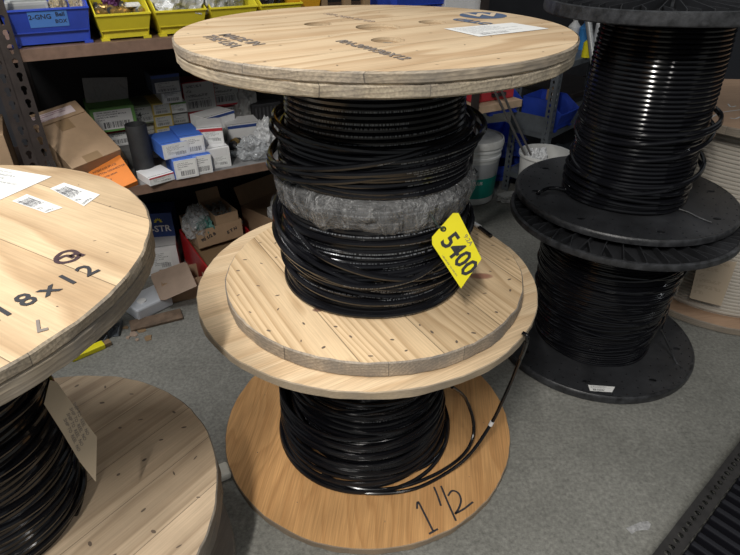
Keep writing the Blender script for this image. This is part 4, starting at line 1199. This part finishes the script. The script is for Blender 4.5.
for k in range(11):
    m1, m2 = rb.choice([(M['brass'], M['galv']), (M['dark_part'], M['brass']), (M['brass'], M['brass'])])
    connector(S(-.915 + .038 * (k % 4) + rb.uniform(-.006, .006), .062 + .04 * (k // 4), ZU + .062 + .004 * (k // 4)), rb.uniform(0, 3), 1.15, (m1, m2), 'fitting in the first yellow bin, %s in the %s row from the front' % (('leftmost', 'second', 'third', 'rightmost')[k % 4], ('first', 'second', 'third')[k // 4]), 'fitting', 'fittings heaped in the yellow bin', 'fitting')
t = thing('instruction_sheet', 'folded white slip on the fittings in the yellow bin', 'paper slip', S(-.815, .06, ZU + .088), SA)
mb = MB(); mb.box(-.02, .022, 0, .03, 0, .006); mb.box(-.018, .02, .002, .03, .0062, .010); mb.build('folded_paper', M['white'], t, smooth=False, world=False)
crumple('gasket_pack', S(-.865, .15, ZU + .085), .03, .03, .03, cmat((.12, .03, .12), 'purple_pack'), 'small purple packet among the fittings of the yellow bin', 'packet', 4, .3)
mb = MB(); mb.box(-.93, -.785, .05, .35, ZU + .012, ZU + .058, SM)
tag(mb.build('parts_tray', M['dark_part'], origin=S(-.86, .05, ZU + .012), smooth=False), 'dark tray filling the bottom of the first yellow bin', 'tray')
bt, fp, hw, hl = bin_('yellow parts bin with a white plastic bag bulging over its lip', -.765, -.605, .0, .36, .125, M['yellow_bin'])
crumple('plastic_bag', S(-.680, .075, ZU + .055), .085, .085, .085, M['bag_w'], 'white plastic bag bulging out of the second yellow bin', 'plastic bag', 9, .3, freq=2)
bt, fp, hw, hl = bin_('yellow parts bin of clear bags, third yellow one from the blue bin', -.592, -.432, .0, .36, .125, M['yellow_bin'])
crumple('plastic_bag', S(-.548, .09, ZU + .045), .045, .08, .11, M['bag_w'], 'pale plastic bag standing in the third yellow bin', 'plastic bag', 12, .3)
crumple('plastic_bag', S(-.475, .11, ZU + .014), .034, .07, .15, M['bag'], 'grey plastic bag at the right of the third yellow bin', 'plastic bag', 15, .3)
bt, fp, hw, hl = bin_('yellow parts bin full of black zip ties, behind the printed round spool top', -.420, -.270, .0, .36, .125, M['yellow_bin'])
t = tag(crumple('cable_tie_bundle', S(-.345, .13, ZU + .014), .058, .08, .15, pm('black_ties', (.02, .02, .025), .3, var=.5, vscale=90, bump=1.0)), 'bundle of black zip ties in the yellow bin behind the spool top', 'cable ties')
# things further right along the upper shelf, just above the round top
def small_bin(label, u0, u1, v, d, body, h=.11, depth_=.25):
    """bin standing on the upper shelf so that its lip shows behind the spool"""
    a_, b_ = at_plane(u0, v, S(0, d, 0), NV), at_plane(u1, v, S(0, d, 0), NV)
    s0, s1 = (a_ - SO).dot(AV), (b_ - SO).dot(AV)
    return bin_(label, s0, s1, d, depth_, h, body, lip=.7)
small_bin('orange yellow parts bin behind the middle spool top', 294, 323, 8, .0, pm('amber_bin', (.72, .36, .02), .4), .16)
t = thing('wooden_crate', 'small brown wooden frame on the upper shelf behind the round spool top', 'crate', S(-.10, .02, ZU), SA)
for x in (-.075, .02, .10):
    mb = MB(); mb.box(x - .012, x + .012, 0, .03, 0, .16); mb.build('upright', M['kraft_tape'], t, smooth=False, world=False)
mb = MB(); mb.box(-.087, .112, .03, .05, .075, .105); mb.box(-.087, .112, .03, .05, .0, .03); mb.build('rail', M['kraft'], t, smooth=False, world=False)
small_bin('blue parts bin behind the centre hole of the spool top', 398, 452, 7, .0, M['blue_bin'], .15)
t = thing('carton', 'white carton behind the blue round mark of the spool top', 'box', S(.41, .01, ZU), SA)
mb = MB(); mb.box(-.06, .13, 0, .2, .001, .125); mb.build('box_body', C_['white'], t, smooth=False, world=False, bevel=.002)
mb = MB(); mb.box(-.058, .05, -.001, .001, .06, .12); mb.build('navy_panel', C_['navy'], t, smooth=False, world=False)

# ------------------------------------------------------------------ things at floor level under the shelf
def open_box(t, w_, d, h, mat, th=.003, flaps=(), world=False, name='box_body'):
    mb = MB()
    mb.box(-w_ / 2, w_ / 2, 0, d, 0.0, th)
    mb.box(-w_ / 2, w_ / 2, 0, th, 0, h); mb.box(-w_ / 2, w_ / 2, d - th, d, 0, h)
    mb.box(-w_ / 2, -w_ / 2 + th, th, d - th, 0, h); mb.box(w_ / 2 - th, w_ / 2, th, d - th, 0, h)
    o = mb.build(name, mat, t, smooth=False, world=world)
    for side, ln, ang in flaps:
        mb = MB()
        if side == 'front': Mx = Matrix.Translation((0, 0, h)) @ Matrix.Rotation(ang, 4, 'X'); mb.box(-w_ / 2, w_ / 2, -ln, 0, -th, 0, Mx)
        if side == 'back': Mx = Matrix.Translation((0, d, h)) @ Matrix.Rotation(-ang, 4, 'X'); mb.box(-w_ / 2, w_ / 2, 0, ln, -th, 0, Mx)
        if side == 'left': Mx = Matrix.Translation((-w_ / 2, 0, h)) @ Matrix.Rotation(-ang, 4, 'Y'); mb.box(-ln, 0, 0, d, -th, 0, Mx)
        if side == 'right': Mx = Matrix.Translation((w_ / 2, 0, h)) @ Matrix.Rotation(ang, 4, 'Y'); mb.box(0, ln, 0, d, -th, 0, Mx)
        mb.build('flap', mat, t, smooth=False, world=world, bevel=.001)
    return o
# red bin with cardboard trays
YB = D(32)
cA = at_z(207, 268, .17)
Rb = thing('storage_bin', 'red plastic bin on the floor under the shelf holding cardboard trays of fittings', 'bin', Vector((cA.x + .135 * math.cos(YB), cA.y + .135 * math.sin(YB), 0)), YB)
open_box(Rb, .27, .40, .17, M['red_bin'], .006, name='bin_shell')
WR = world_of(Rb)
def inr(x, y, z): return WR @ Vector((x, y, z))
c1 = at_z(196, 232, .24); YT = D(36.5)
t = thing('carton', 'shallow cardboard tray with black print resting in the red bin', 'box', Vector((c1.x + .105 * math.cos(YT), c1.y + .105 * math.sin(YT), .155)), YT)
open_box(t, .21, .20, .085, M['kraft'])
for k, (x, tx) in enumerate(((-.055, '90 1/2 B'), (.055, 'E T N'))):
    me = text_mesh(tx, .020, bold=.0008); mb = MB(); mb.mesh(me, frame(Vector((x, -.0008, .045)), Vector((1, 0, .25)).normalized(), Vector((-.25, 0, 1)).normalized(), Vector((0, -1, 0))))
    mb.build('printed_text', M['ink'], t, smooth=False, world=False)
WT = world_of(t)
t = thing('carton', 'smaller open cardboard box of steel clips sitting in the printed tray', 'box', WT @ Vector((.045, .012, .05)), YT)
open_box(t, .105, .185, .075, M['kraft'], flaps=[('back', .05, D(-70))])
WS = world_of(t)
mb = MB(); mb.box(-.045, .045, .006, .178, .004, .040, WS); tag(mb.build('foam_pad', M['kraft_tape'], origin=WS.translation, smooth=False), 'brown packing pad under the steel clips in the small open box', 'packing')
rb = random.Random(8)
for k in range(12):
    P = WS @ Vector((-.032 + .032 * (k % 3), .03 + .042 * (k // 3), .0405))
    c_ = thing('strut_clip', 'steel clip in the small open box, %s of the %s row from the front' % (('left', 'middle', 'right')[k % 3], ('first', 'second', 'third', 'last')[k // 3]), 'clip', P, rb.uniform(0, 3), 'steel clips in the open cardboard box')
    mb = MB(); mb.box(-.018, .018, -.009, .009, .0, .003); mb.box(-.018, -.015, -.009, .009, .003, .02); mb.box(.015, .018, -.009, .009, .003, .02)
    mb.build('clip_channel', M['galv'], c_, smooth=False, world=False)
    mb = MB(); mb.lathe([(0, .003), (.005, .003), (.005, .012), (0, .012)], (0, 0, 0), 6); mb.build('bolt', M['galv'], c_, world=False)
crumple('plastic_bag', WT @ Vector((-.075, .06, .045)), .058, .085, .085, M['bag'], 'clear plastic bag with green fittings in the printed cardboard tray', 'plastic bag', 21, .3)
crumple('fitting_pile', WT @ Vector((-.05, .035, .035)), .038, .035, .06, pm('teal_fittings', (.05, .17, .15), .4, var=.4, vscale=60, bump=.6), 'teal green fittings inside the clear bag', 'fittings', 23, .3)
for k in range(5):
    P = inr(-.085 + .04 * k, .06, .1285)
    c_ = thing('steel_bracket', 'silver steel bracket at the front of the red bin, %s from the left' % ('first', 'second', 'third', 'fourth', 'fifth')[k], 'bracket', P, SA + .9 + .1 * (k % 3), 'steel brackets at the front of the red bin')
    mb = MB(); mb.box(-.045, .045, -.011, .011, 0, .003); mb.box(.042, .045, -.011, .011, 0, .03); mb.build('bracket_arm', M['galv'], c_, smooth=False, world=False)
mb = MB(); mb.box(-.125, .125, .01, .39, .007, .128, WR); tag(mb.build('carton', M['kraft_tape'], origin=inr(0, .01, .007), smooth=False), 'flat brown carton filling the bottom of the red bin', 'box')
# cardboard box with white bag, right
K0 = at_z(281, 224, .2); YK = D(48)
t = thing('carton', 'open brown cardboard box holding a white bag, behind the tall spool', 'box', Vector((K0.x + .17 * math.cos(YK), K0.y + .17 * math.sin(YK), 0)), YK)
open_box(t, .34, .30, .20, M['kraft'], .004, flaps=[('back', .09, D(-65))])
crumple('plastic_bag', world_of(t) @ Vector((-.09, .10, .10)), .06, .06, .115, M['bag_w'], 'white plastic bag inside the open brown box behind the tall spool', 'plastic bag', 27, .25)
# blue and white cartons by the left spool
C_['navyb'] = C_['navy']
t, wm, h = carton('dark blue box printed G-STR with a white lower band, beside the left spool', 165, 262, .0, 30, 50, .12, 'white', None, yaw=-.35)
mb = MB(); mb.box(-wm / 2 - .001, wm / 2 + .001, -.002, .121, h * .38, h + .001); nb = mb.build('blue_sleeve', C_['navy'], t, smooth=False, world=False)
me = text_mesh('G-STR', wm * .30, bold=.0008); mb = MB(); mb.mesh(me, frame(Vector((0, -.0035, h * .70)), Vector((1, 0, 0)), Vector((0, 0, 1)), Vector((0, -1, 0)))); mb.build('printed_text', M['white'], nb, smooth=False, world=False)
mb = MB()
for k in range(7):
    a = PI * k / 6; mb.box(-.002, .002, -.003, -.002, .008, .018, Matrix.Translation((0.01, -.0005, h * .84)) @ Matrix.Rotation(a - PI / 2, 4, 'Y'))
mb.build('sun_logo', M['tag_yellow'], nb, smooth=False, world=False)
mb = MB(); mb.mesh(text_mesh('WHITE LED', wm * .13, bold=.0003), frame(Vector((0, -.0012, h * .20)), Vector((1, 0, 0)), Vector((0, 0, 1)), Vector((0, -1, 0)))); mb.build('printed_text', M['ink'], t, smooth=False, world=False)
t, wm, h = carton('white box with small print in front of the dark blue box', 165, 274, .0, 30, 27, .13, 'white', 'lab_txt', yaw=-.2, labm=(.2, .8, .2, .85))
# carton with the open flap
t = thing('carton', 'low brown carton with a pale flap folded out, under the shelf front', 'box', at_z(187, 300, .0), SA - D(8))
open_box(t, .17, .12, .10, M['kraft'], .003)
mb = MB()
NFp = Vector((-.15, -.55, .82)).normalized(); PFp = at_z(187, 300, .0) + Vector((0, -.01, .118))
slab(mb, [at_plane(u, v, PFp, NFp) for u, v in [(151, 278), (160, 300), (165, 300), (197, 286), (187, 263), (183, 262), (151, 274)]], .004, NFp)
mb.build('flap', M['kraft_pink'], t, smooth=False, bevel=.001)
# white plastic lying under
t = thing('enclosure_cover', 'white plastic cover with a round knob on the floor before the low brown carton', 'plastic cover', at_z(154, 303, .05), SA + D(20))
mb = MB(); mb.box(-.08, .08, -.005, .12, .0, .055); mb.build('cover_shell', pm('white_plastic', (.62, .65, .70), .35), t, smooth=False, world=False, bevel=.008)
mb = MB(); mb.lathe([(.018, .055), (.018, .061), (0, .063)], (-.03, .04, 0), 20); mb.build('knob', M['white'], t, world=False)
t.location.z = 0.0
# floor debris
t = thing('wood_offcut', 'rough brown board offcut on the floor under the shelf front', 'offcut', at_z(158, 326, 0), SA - D(4))
mb = MB(); mb.box(-.10, .10, 0, .07, .0005, .012); mb.build('board', pm('old_board', (.16, .11, .075), .8, var=.5, vscale=20), t, smooth=False, world=False, bevel=.002)
t.children[0].name = 'board'
t = thing('yellow_level', 'yellow plastic tool lying on the floor by the left spool', 'tool', at_z(91, 352, 0), SA + D(12))
mb = MB(); mb.box(-.07, .05, -.018, .018, .0005, .02); mb.build('tool_body', M['tag_yellow'], t, smooth=False, world=False, bevel=.003)
mb = MB(); mb.box(.05, .075, -.014, .014, .001, .018); mb.build('tool_end', M['kraft_tape'], t, smooth=False, world=False, bevel=.003)
for k, (u, v, lb) in enumerate(((104, 338, 'grey steel channel piece on the floor, left one of two beside the yellow tool'), (116, 330, 'grey steel channel piece on the floor, right one of two beside the yellow tool'))):
    t = thing('channel_offcut', lb, 'steel offcut', at_z(u, v, 0), SA + D(62 + 10 * k))
    mb = MB(); mb.box(-.045, .045, -.02, -.017, .0005, .02); mb.box(-.045, .045, .017, .02, .0005, .02); mb.box(-.045, .045, -.02, .02, .0005, .003); mb.build('channel', M['grey_steel'], t, smooth=False, world=False)
    mb = MB(); mb.lathe([(0, .003), (.007, .003), (.007, .008), (0, .008)], (0.01, 0, 0), 6); mb.build('bolt', M['galv'], t, world=False)
rb = random.Random(4)
for k, (u, v) in enumerate([(126, 328), (134, 334), (142, 330), (137, 340), (148, 338), (128, 338)]):
    mb = MB(); P = at_z(u, v, 0.0)
    s_ = rb.uniform(.012, .026); a = rb.uniform(0, 3)
    n_ = 7; ring = [(s_ * rb.uniform(.5, 1.1) * math.cos(2 * PI * i / n_), s_ * rb.uniform(.4, .9) * math.sin(2 * PI * i / n_)) for i in range(n_)]
    Mx = yawm(P, a)
    mb.add([Mx @ Vector((x, y, .001)) for x, y in ring] + [Mx @ Vector((x * .9, y * .9, .004)) for x, y in ring], [tuple(range(n_))[::-1], tuple(range(n_, 2 * n_))] + [(i, (i + 1) % n_, n_ + (i + 1) % n_, n_ + i) for i in range(n_)])
    tag(mb.build('cardboard_scrap', M['kraft_pink'] if k % 2 else M['kraft_tape'], origin=P, smooth=False), 'torn brown scrap on the floor under the shelf, %s of six from the left' % ['first', 'third', 'fifth', 'fourth', 'last', 'second'][k], 'scrap', 'torn scraps on the floor')
# white rounded piece under the left spool rim
P = at_z(222, 468, .03)
mb = MB(); mb.box(-.11, .020, -.026, .026, .0005, .026, yawm(P.xyz * 1, D(28)) )
o = mb.build('plastic_strip', pm('ivory_plastic', (.72, .70, .62), .4), origin=(P.x, P.y, 0), smooth=False, bevel=.008); o.location.z = 0
for v in o.data.vertices: v.co.z -= P.z
tag(o, 'ivory rounded plastic strip poking out from under the left-edge spool', 'plastic strip')

# carton left of the dark post
t = thing('carton', 'brown carton with a red and white label, left of the dark post', 'box', S(-1.46, .03, ZS + .02), SA)
mb = MB(); mb.box(-.20, .19, 0, .25, .0, .21); mb.build('box_body', M['kraft'], t, smooth=False, world=False, bevel=.002)
mb = MB(); mb.box(.0, .16, -.0015, 0, .02, .085); mb.build('label', M['white'], t, smooth=False, world=False)
mb = MB(); mb.box(.0, .16, -.0022, -.0014, .075, .083); mb.build('red_stripe', C_['red'], t, smooth=False, world=False)
mb = MB(); mb.mesh(text_mesh('639', .03, bold=.001), frame(Vector((.12, -.0022, .05)), Vector((1, 0, 0)), Vector((0, 0, 1)), Vector((0, -1, 0)))); mb.build('printed_text', C_['navy'], t, smooth=False, world=False)
un2 = thing('shelving_unit', 'brown shelving board continuing past the left edge beyond the dark post', 'shelving', S(-1.25, 0, 0))
mb = MB(); mb.box(-2.2, -1.215, 0, .61, ZS - .015, ZS + .019, SM); mb.build('shelf_board', M['shelf_brown'], un2, smooth=False)
mb = MB(); mb.box(-2.2, -1.215, 0, .61, ZU - .033, ZU, SM); mb.build('shelf_board', M['shelf_brown'], un2, smooth=False)
mb = MB(); perf_angle(mb, S(-1.241, -.006, 0) , 1.75, [AV], wd=.040); perf_angle(mb, S(-1.2015, -.006, 0), 1.75, [NV], wd=.04, holes=False); mb.build('post', M['steel_dark'], un2, smooth=False)
for s_ in (-2.2, -1.24):
    mb = MB(); mb.box(s_, s_ + .03, .615, .64, 0, 1.6, SM); mb.build('post', M['steel_dark'], un2, smooth=False)

# ------------------------------------------------------------------ right background
# wooden board shelf with red tool case
R2 = thing('workbench_shelf', 'pale wooden bench board seen behind the tall spool, right of its cable', 'bench', S(.59, .02, 0))
mb = MB(); mb.box(.575, .83, .0, .50, .618, .650, SM); mb.build('bench_board', pm('pale_board', (.46, .33, .22), .6, var=.15), R2, smooth=False)
for s_, d_ in ((.58, .44), (.79, .44)):
    mb = MB(); mb.box(s_, s_ + .03, d_, d_ + .03, 0, .62, SM); mb.build('leg', M['steel_dark'], R2, smooth=False)
t = thing('tool_case', 'red tool case lying on the pale bench board', 'case', S(.71, .05, .651), SA)
mb = MB(); mb.box(-.13, .11, 0, .2, 0, .055); mb.build('case_shell', C_['red'], t, smooth=False, world=False, bevel=.006)
mb = MB(); mb.box(-.03, .05, -.012, 0, .02, .035); mb.build('handle', M['dark_part'], t, smooth=False, world=False)
# perforated grey rack
RC = Vector((.97, 2.98, 0)); A2 = D(47); e1 = Vector((math.cos(A2), math.sin(A2), 0)); e2 = Vector((-math.sin(A2), math.cos(A2), 0))
rk = thing('shelving_unit', 'grey perforated steel rack with blue bins between the tall spool and the black spools', 'shelving', RC)
for (p_, dr, hh) in ((RC, (e1, e2), .78), (RC + e2 * .24, (e1, -e2), .78), (RC + e1 * .95, (-e1, e2), .78), (RC + e1 * .95 + e2 * .24, (-e1, -e2), .78)):
    mb = MB(); perf_angle(mb, p_, hh, dr, wd=.040, pitch=.030, slot=True); mb.build('post', M['grey_steel'], rk, smooth=False)
RM = frame(RC, e1, e2, UP)
for z in (.12, .385, .745):
    mb = MB(); mb.box(0.003, .95, .003, .24, z - .030, z, RM); mb.build('shelf_board', M['grey_steel'], rk, smooth=False, bevel=.001)
mb = MB(); mb.box(-.003, 0.0, .02, .22, .385, .475, RM); mb.build('side_panel', M['grey_steel'], rk, smooth=False)
def rbin(label, x, y, z, w_, dep, h, rz, body=M['blue_bin']):
    P = RM @ Vector((x, y, z))
    return bin_(label, -w_ / 2, w_ / 2, 0, dep, h, body, origin=P, rz=rz, group='blue bins around the grey rack')
rbin('blue parts bin with white packets on the grey rack, right of its front post', .155, -.03, .3855, .21, .24, .165, A2)
t = thing('packet', 'white packet in the blue bin on the grey rack', 'packet', RM @ Vector((.12, .05, .42)), A2 + .3)
mb = MB(); mb.box(-.04, .04, 0, .02, 0, .17); mb.build('packet_body', M['white'], t, smooth=False, world=False, bevel=.003)
t = thing('packet', 'brown packet behind the white one in the blue bin on the grey rack', 'packet', RM @ Vector((.15, .09, .42)), A2)
mb = MB(); mb.box(-.035, .035, 0, .02, 0, .17); mb.build('packet_body', M['kraft'], t, smooth=False, world=False, bevel=.003)
rbin('blue parts bin behind the grey side panel of the rack', -.13, .20, .48, .2, .2, .12, A2 - D(20))
t_ = bpy.data.objects['parts_bin'] if 0 else None
# blue bins low, behind the green bucket
for k, (dz, lb) in enumerate(((.001, 'lowest blue bin of the pair stacked on the floor beside the green and white bucket'), (.151, 'upper blue bin of the pair stacked beside the green and white bucket'))):
    bin_(lb, -.15, .15, 0, .26, .15, M['blue_bin'], origin=Vector((.80, 3.22, dz)), rz=D(20), group='blue bins around the grey rack', lip=.75)
# bottles and pole on the rack
def bottle(label, P, r, h, mat, capm):
    t = thing('bottle', label, 'bottle', P)
    mb = MB(); mb.lathe([(0, 0), (r, 0), (r, h * .65), (r * .4, h * .8), (r * .35, h * .85), (0, h * .85)], P, 20); mb.build('bottle_body', mat, t)
    mb = MB(); mb.lathe([(r * .45, h * .85), (r * .45, h), (0, h)], P, 16); mb.build('cap', capm, t)
sk = pm('sky_blue_plastic', (.05, .25, .6), .35); 
bottle('blue bottle on the grey rack top, left of the grey pole', at_z(582, 49, .7455), .035, .17, sk, sk)
bottle('white bottle with a red cap on the grey rack top, right of the grey pole', at_z(598, 47, .7455), .035, .19, M['white'], C_['red'])
bottle('yellow bottle on the grey rack top, next to the blue bottle', at_z(586, 57, .7455), .026, .11, M['tag_yellow'], M['tag_yellow'])
bottle('white bottle behind the blue bottle on the grey rack top', at_z(571, 47, .7455), .035, .17, M['white'], M['white'])
mb = MB(); mb.tube([at_plane(602, 130, (0, 3.0, 0), Vector((0, 1, 0))) , at_plane(588, 18, (0, 3.2, 0), Vector((0, 1, 0)))], .017, 16)
a_ = at_plane(602, 130, (0, 3.0, 0), Vector((0, 1, 0))); b_ = at_plane(588, 18, (0, 3.2, 0), Vector((0, 1, 0)))
dirv = (b_ - a_); foot = a_ - dirv * (a_.z / dirv.z)
mb = MB(); mb.tube([foot + Vector((0, 0, .001)), b_ + dirv * .5], .017, 16)
tag(mb.build('conduit_pole', pm('pale_grey_pipe', (.36, .37, .37), .4, .3), origin=foot), 'pale grey conduit pole leaning beside the grey rack', 'pole')
# bucket
BK = Vector((.583, 3.03, 0))
bk = thing('bucket', 'white bucket with a teal label band and lid on the floor behind the tall spool', 'bucket', BK)
mb = MB(); mb.lathe([(0, .002), (.122, .002), (.130, .01), (.143, .25), (.146, .265), (.150, .268), (.150, .28), (.146, .284), (.147, .305), (.153, .308), (.153, .318), (.148, .32), (.148, .34), (0, .34)], BK, 56)
wp = pm('white_bucket_plastic', (.66, .67, .66), .35)
mb.build('bucket_body', wp, bk)
mb = MB(); mb.lathe([(.150, .330), (.158, .332), (.159, .352), (.154, .368), (.149, .370), (.143, .360), (0, .358)], BK, 56); mb.build('lid', pm('grey_white_lid', (.56, .56, .54), .4, var=.2), bk)
mb = MB(); mb.lathe([(.1325, .045), (.1395, .165)], BK, 56); mb.build('teal_band', pm('teal_print', (.01, .30, .24), .4), bk)
mb = MB(); mb.lathe([(.1397, .167), (.1445, .248)], BK, 56); gb = mb.build('grey_band', pm('grey_print', (.42, .44, .46), .4), bk)
dv = Vector((-BK.x + .22, -BK.y, 0)).normalized(); rx = UP.cross(dv) 
for nm, tx, z, sz, mt_ in (('printed_text', 'RED PLUS', .140, .026, M['white']), ('small_print', 'ALL PURPOSE', .182, .010, M['ink_soft'])):
    me = text_mesh(tx, sz, bold=.0004); mb = MB()
    rr = .1405 if z < .16 else .1425
    for v in me.vertices:
        a = v.co.x / rr; d_ = dv * math.cos(a) + rx * math.sin(a)
        v.co = BK + d_ * (rr + .0015 + v.co.z) + UP * (z + v.co.y)
    mb.mesh(me); mb.build(nm, mt_, bk, smooth=False)
def on_cyl(pts, r, nm, mat):
    mb = MB(); P_ = []
    for x, y in pts:
        a = x / r; d_ = dv * math.cos(a) + rx * math.sin(a); P_.append(BK + d_ * r + UP * y)
    mb.add(P_, [tuple(range(len(P_)))]); mb.build(nm, mat, bk, smooth=False)
on_cyl([(.0, .190), (.022, .213), (.0, .236), (-.022, .213)], .1455, 'diamond_mark', M['ink'])
on_cyl([(.0, .203), (.010, .213), (.0, .223), (-.010, .213)], .1463, 'diamond_centre', M['white'])
mb = MB(); pts = [BK + dv * (.152 * math.cos(a)) + rx * (.162 * math.sin(a)) + UP * (.30 - .10 * math.cos(a)) for a in [(-PI / 2 + PI * k / 20) for k in range(21)]]
mb.tube(pts, .0022, 6)
# white tub with rods
TB = Vector((.90, 2.77, 0)); rt = .125
tb = thing('tub', 'white plastic tub behind the black spools with two steel rods in it', 'tub', TB)
mb = MB(); mb.lathe([(0, .002), (.105, .002), (rt, .35), (rt + .008, .352), (rt + .008, .365), (rt - .003, .365), (rt - .004, .352), (.102, .008), (0, .008)], TB, 48)
mb.build('tub_body', pm('translucent_white_tub', (.60, .60, .58), .5, var=.1), tb)
crumple('crumpled_bag', TB + Vector((-.05, -.03, .25)), .06, .06, .09, M['bag_w'], 'crumpled white bag liner filling the white tub', 'plastic bag', 31, .35)
for k, (uv0, uv1, lb) in enumerate((((537, 164), (497, 96), 'left one of two thin steel rods leaning from the white tub'), ((545, 164), (504, 96), 'right one of two thin steel rods leaning from the white tub'))):
    b0 = TB + Vector((-.075 + .03 * k, -.02, .30))
    top = at_plane(uv1[0], uv1[1], S(.62, -.02, 0), NV)
    dr = top - b0
    mb = MB(); mb.tube([b0, top + dr * .35], .0055, 8)
    tag(mb.build('steel_rod', pm('dull_steel', (.22, .21, .21), .4, .6), origin=b0), lb, 'rod')
for k, (x, y, lb) in enumerate(((1.45, 3.75, 'dark grey tote on the floor behind the grey rack, left one'), (1.95, 3.95, 'dark grey tote on the floor behind the grey rack, right one'))):
    t = thing('tote', lb, 'tote', (x, y, 0), D(40))
    open_box(t, .46, .40, .42, M['dark_part'], .005, name='tote_shell')
    mb = MB(); mb.box(-.24, .24, -.01, .41, .421, .45); mb.build('lid', M['steel_dark'], t, smooth=False, world=False, bevel=.004)
# rag near bucket
crumple('rag', Vector((.80, 2.98, 0.0005)), .07, .05, .03, M['paper_grey'], 'grey rag on the floor between the bucket and the grey rack', 'rag', 33, .4)
# black cabinet at right rear
cb_ = thing('cabinet', 'black metal cabinet standing behind the cream wire spool at the right edge', 'cabinet', (2.10, 3.15, 0), D(4))
mb = MB(); mb.box(-.42, .8, 0, .5, .0, 1.7); mb.build('cabinet_body', pm('black_cabinet_paint', (.016, .018, .022), .5), cb_, smooth=False, world=False, bevel=.004)
mb = MB(); mb.box(-.40, .18, -.012, 0, .05, 1.66); dd_ = mb.build('door', pm('black_cabinet_door', (.020, .022, .027), .45), cb_, smooth=False, world=False, bevel=.003)
mb = MB(); mb.box(.12, .14, -.03, -.012, .8, 1.0); mb.build('handle', M['grey_steel'], dd_, smooth=False, world=False)

# ------------------------------------------------------------------ grate at the lower right
a_, b_ = at_z(652, 555, .05), at_z(740, 441, .05)
gx = (b_ - a_); gx.z = 0; gx.normalize(); gy = Vector((gx.y, -gx.x, 0))
GM = frame(Vector((a_.x, a_.y, 0)) - gx * .25, gx, gy, UP)
gr = thing('ramp_grate', 'black slotted metal grate with a perforated edge on the floor at lower right', 'grate', GM.translation)
mb = MB()
me = plate([(0, 0), (1.3, 0), (1.3, .045), (0, .045)], [circle(.02 + .024 * k, .022, .0075, 10, .0075) for k in range(52)], .003)
mb.mesh(me, GM @ Matrix.Translation((0, 0, .05)) )
mb.box(0, 1.3, 0, .004, .0005, .049, GM)
mb.build('perforated_edge', pm('dull_black_steel', (.028, .026, .025), .5, .2, var=.4, vscale=30), gr, smooth=False)
for k in range(34):
    mb = MB(); x = .02 + k * .037
    mb.box(x, x + .017, .047, .75, .022, .048, GM); mb.build('slat', pm('black_slat', (.012, .012, .016), .3, .2), gr, smooth=False, bevel=.004)
mb = MB(); mb.box(0, 1.3, .046, .75, .001, .020, GM); mb.build('tray', pm('black_tray', (.006, .006, .008), .6), gr, smooth=False)
# paint chip on the floor
mb = MB(); rb = random.Random(2)
pc = [at_z(u, v, .0008) for u, v in [(626, 528), (633, 525), (640, 522), (648, 521), (651, 524), (649, 530), (642, 530), (636, 531), (632, 534)]]
mb.add(pc + [p - UP * .0006 for p in pc], [tuple(range(9)), tuple(range(17, 8, -1))] + [(k, (k + 1) % 9, 9 + (k + 1) % 9, 9 + k) for k in range(9)])
tag(mb.build('paint_flake', pm('flake_grey', (.30, .30, .30), .6, var=.5, vscale=80), origin=pc[0], smooth=False), 'pale grey paint flake on the bare floor left of the black grate', 'paint flake')
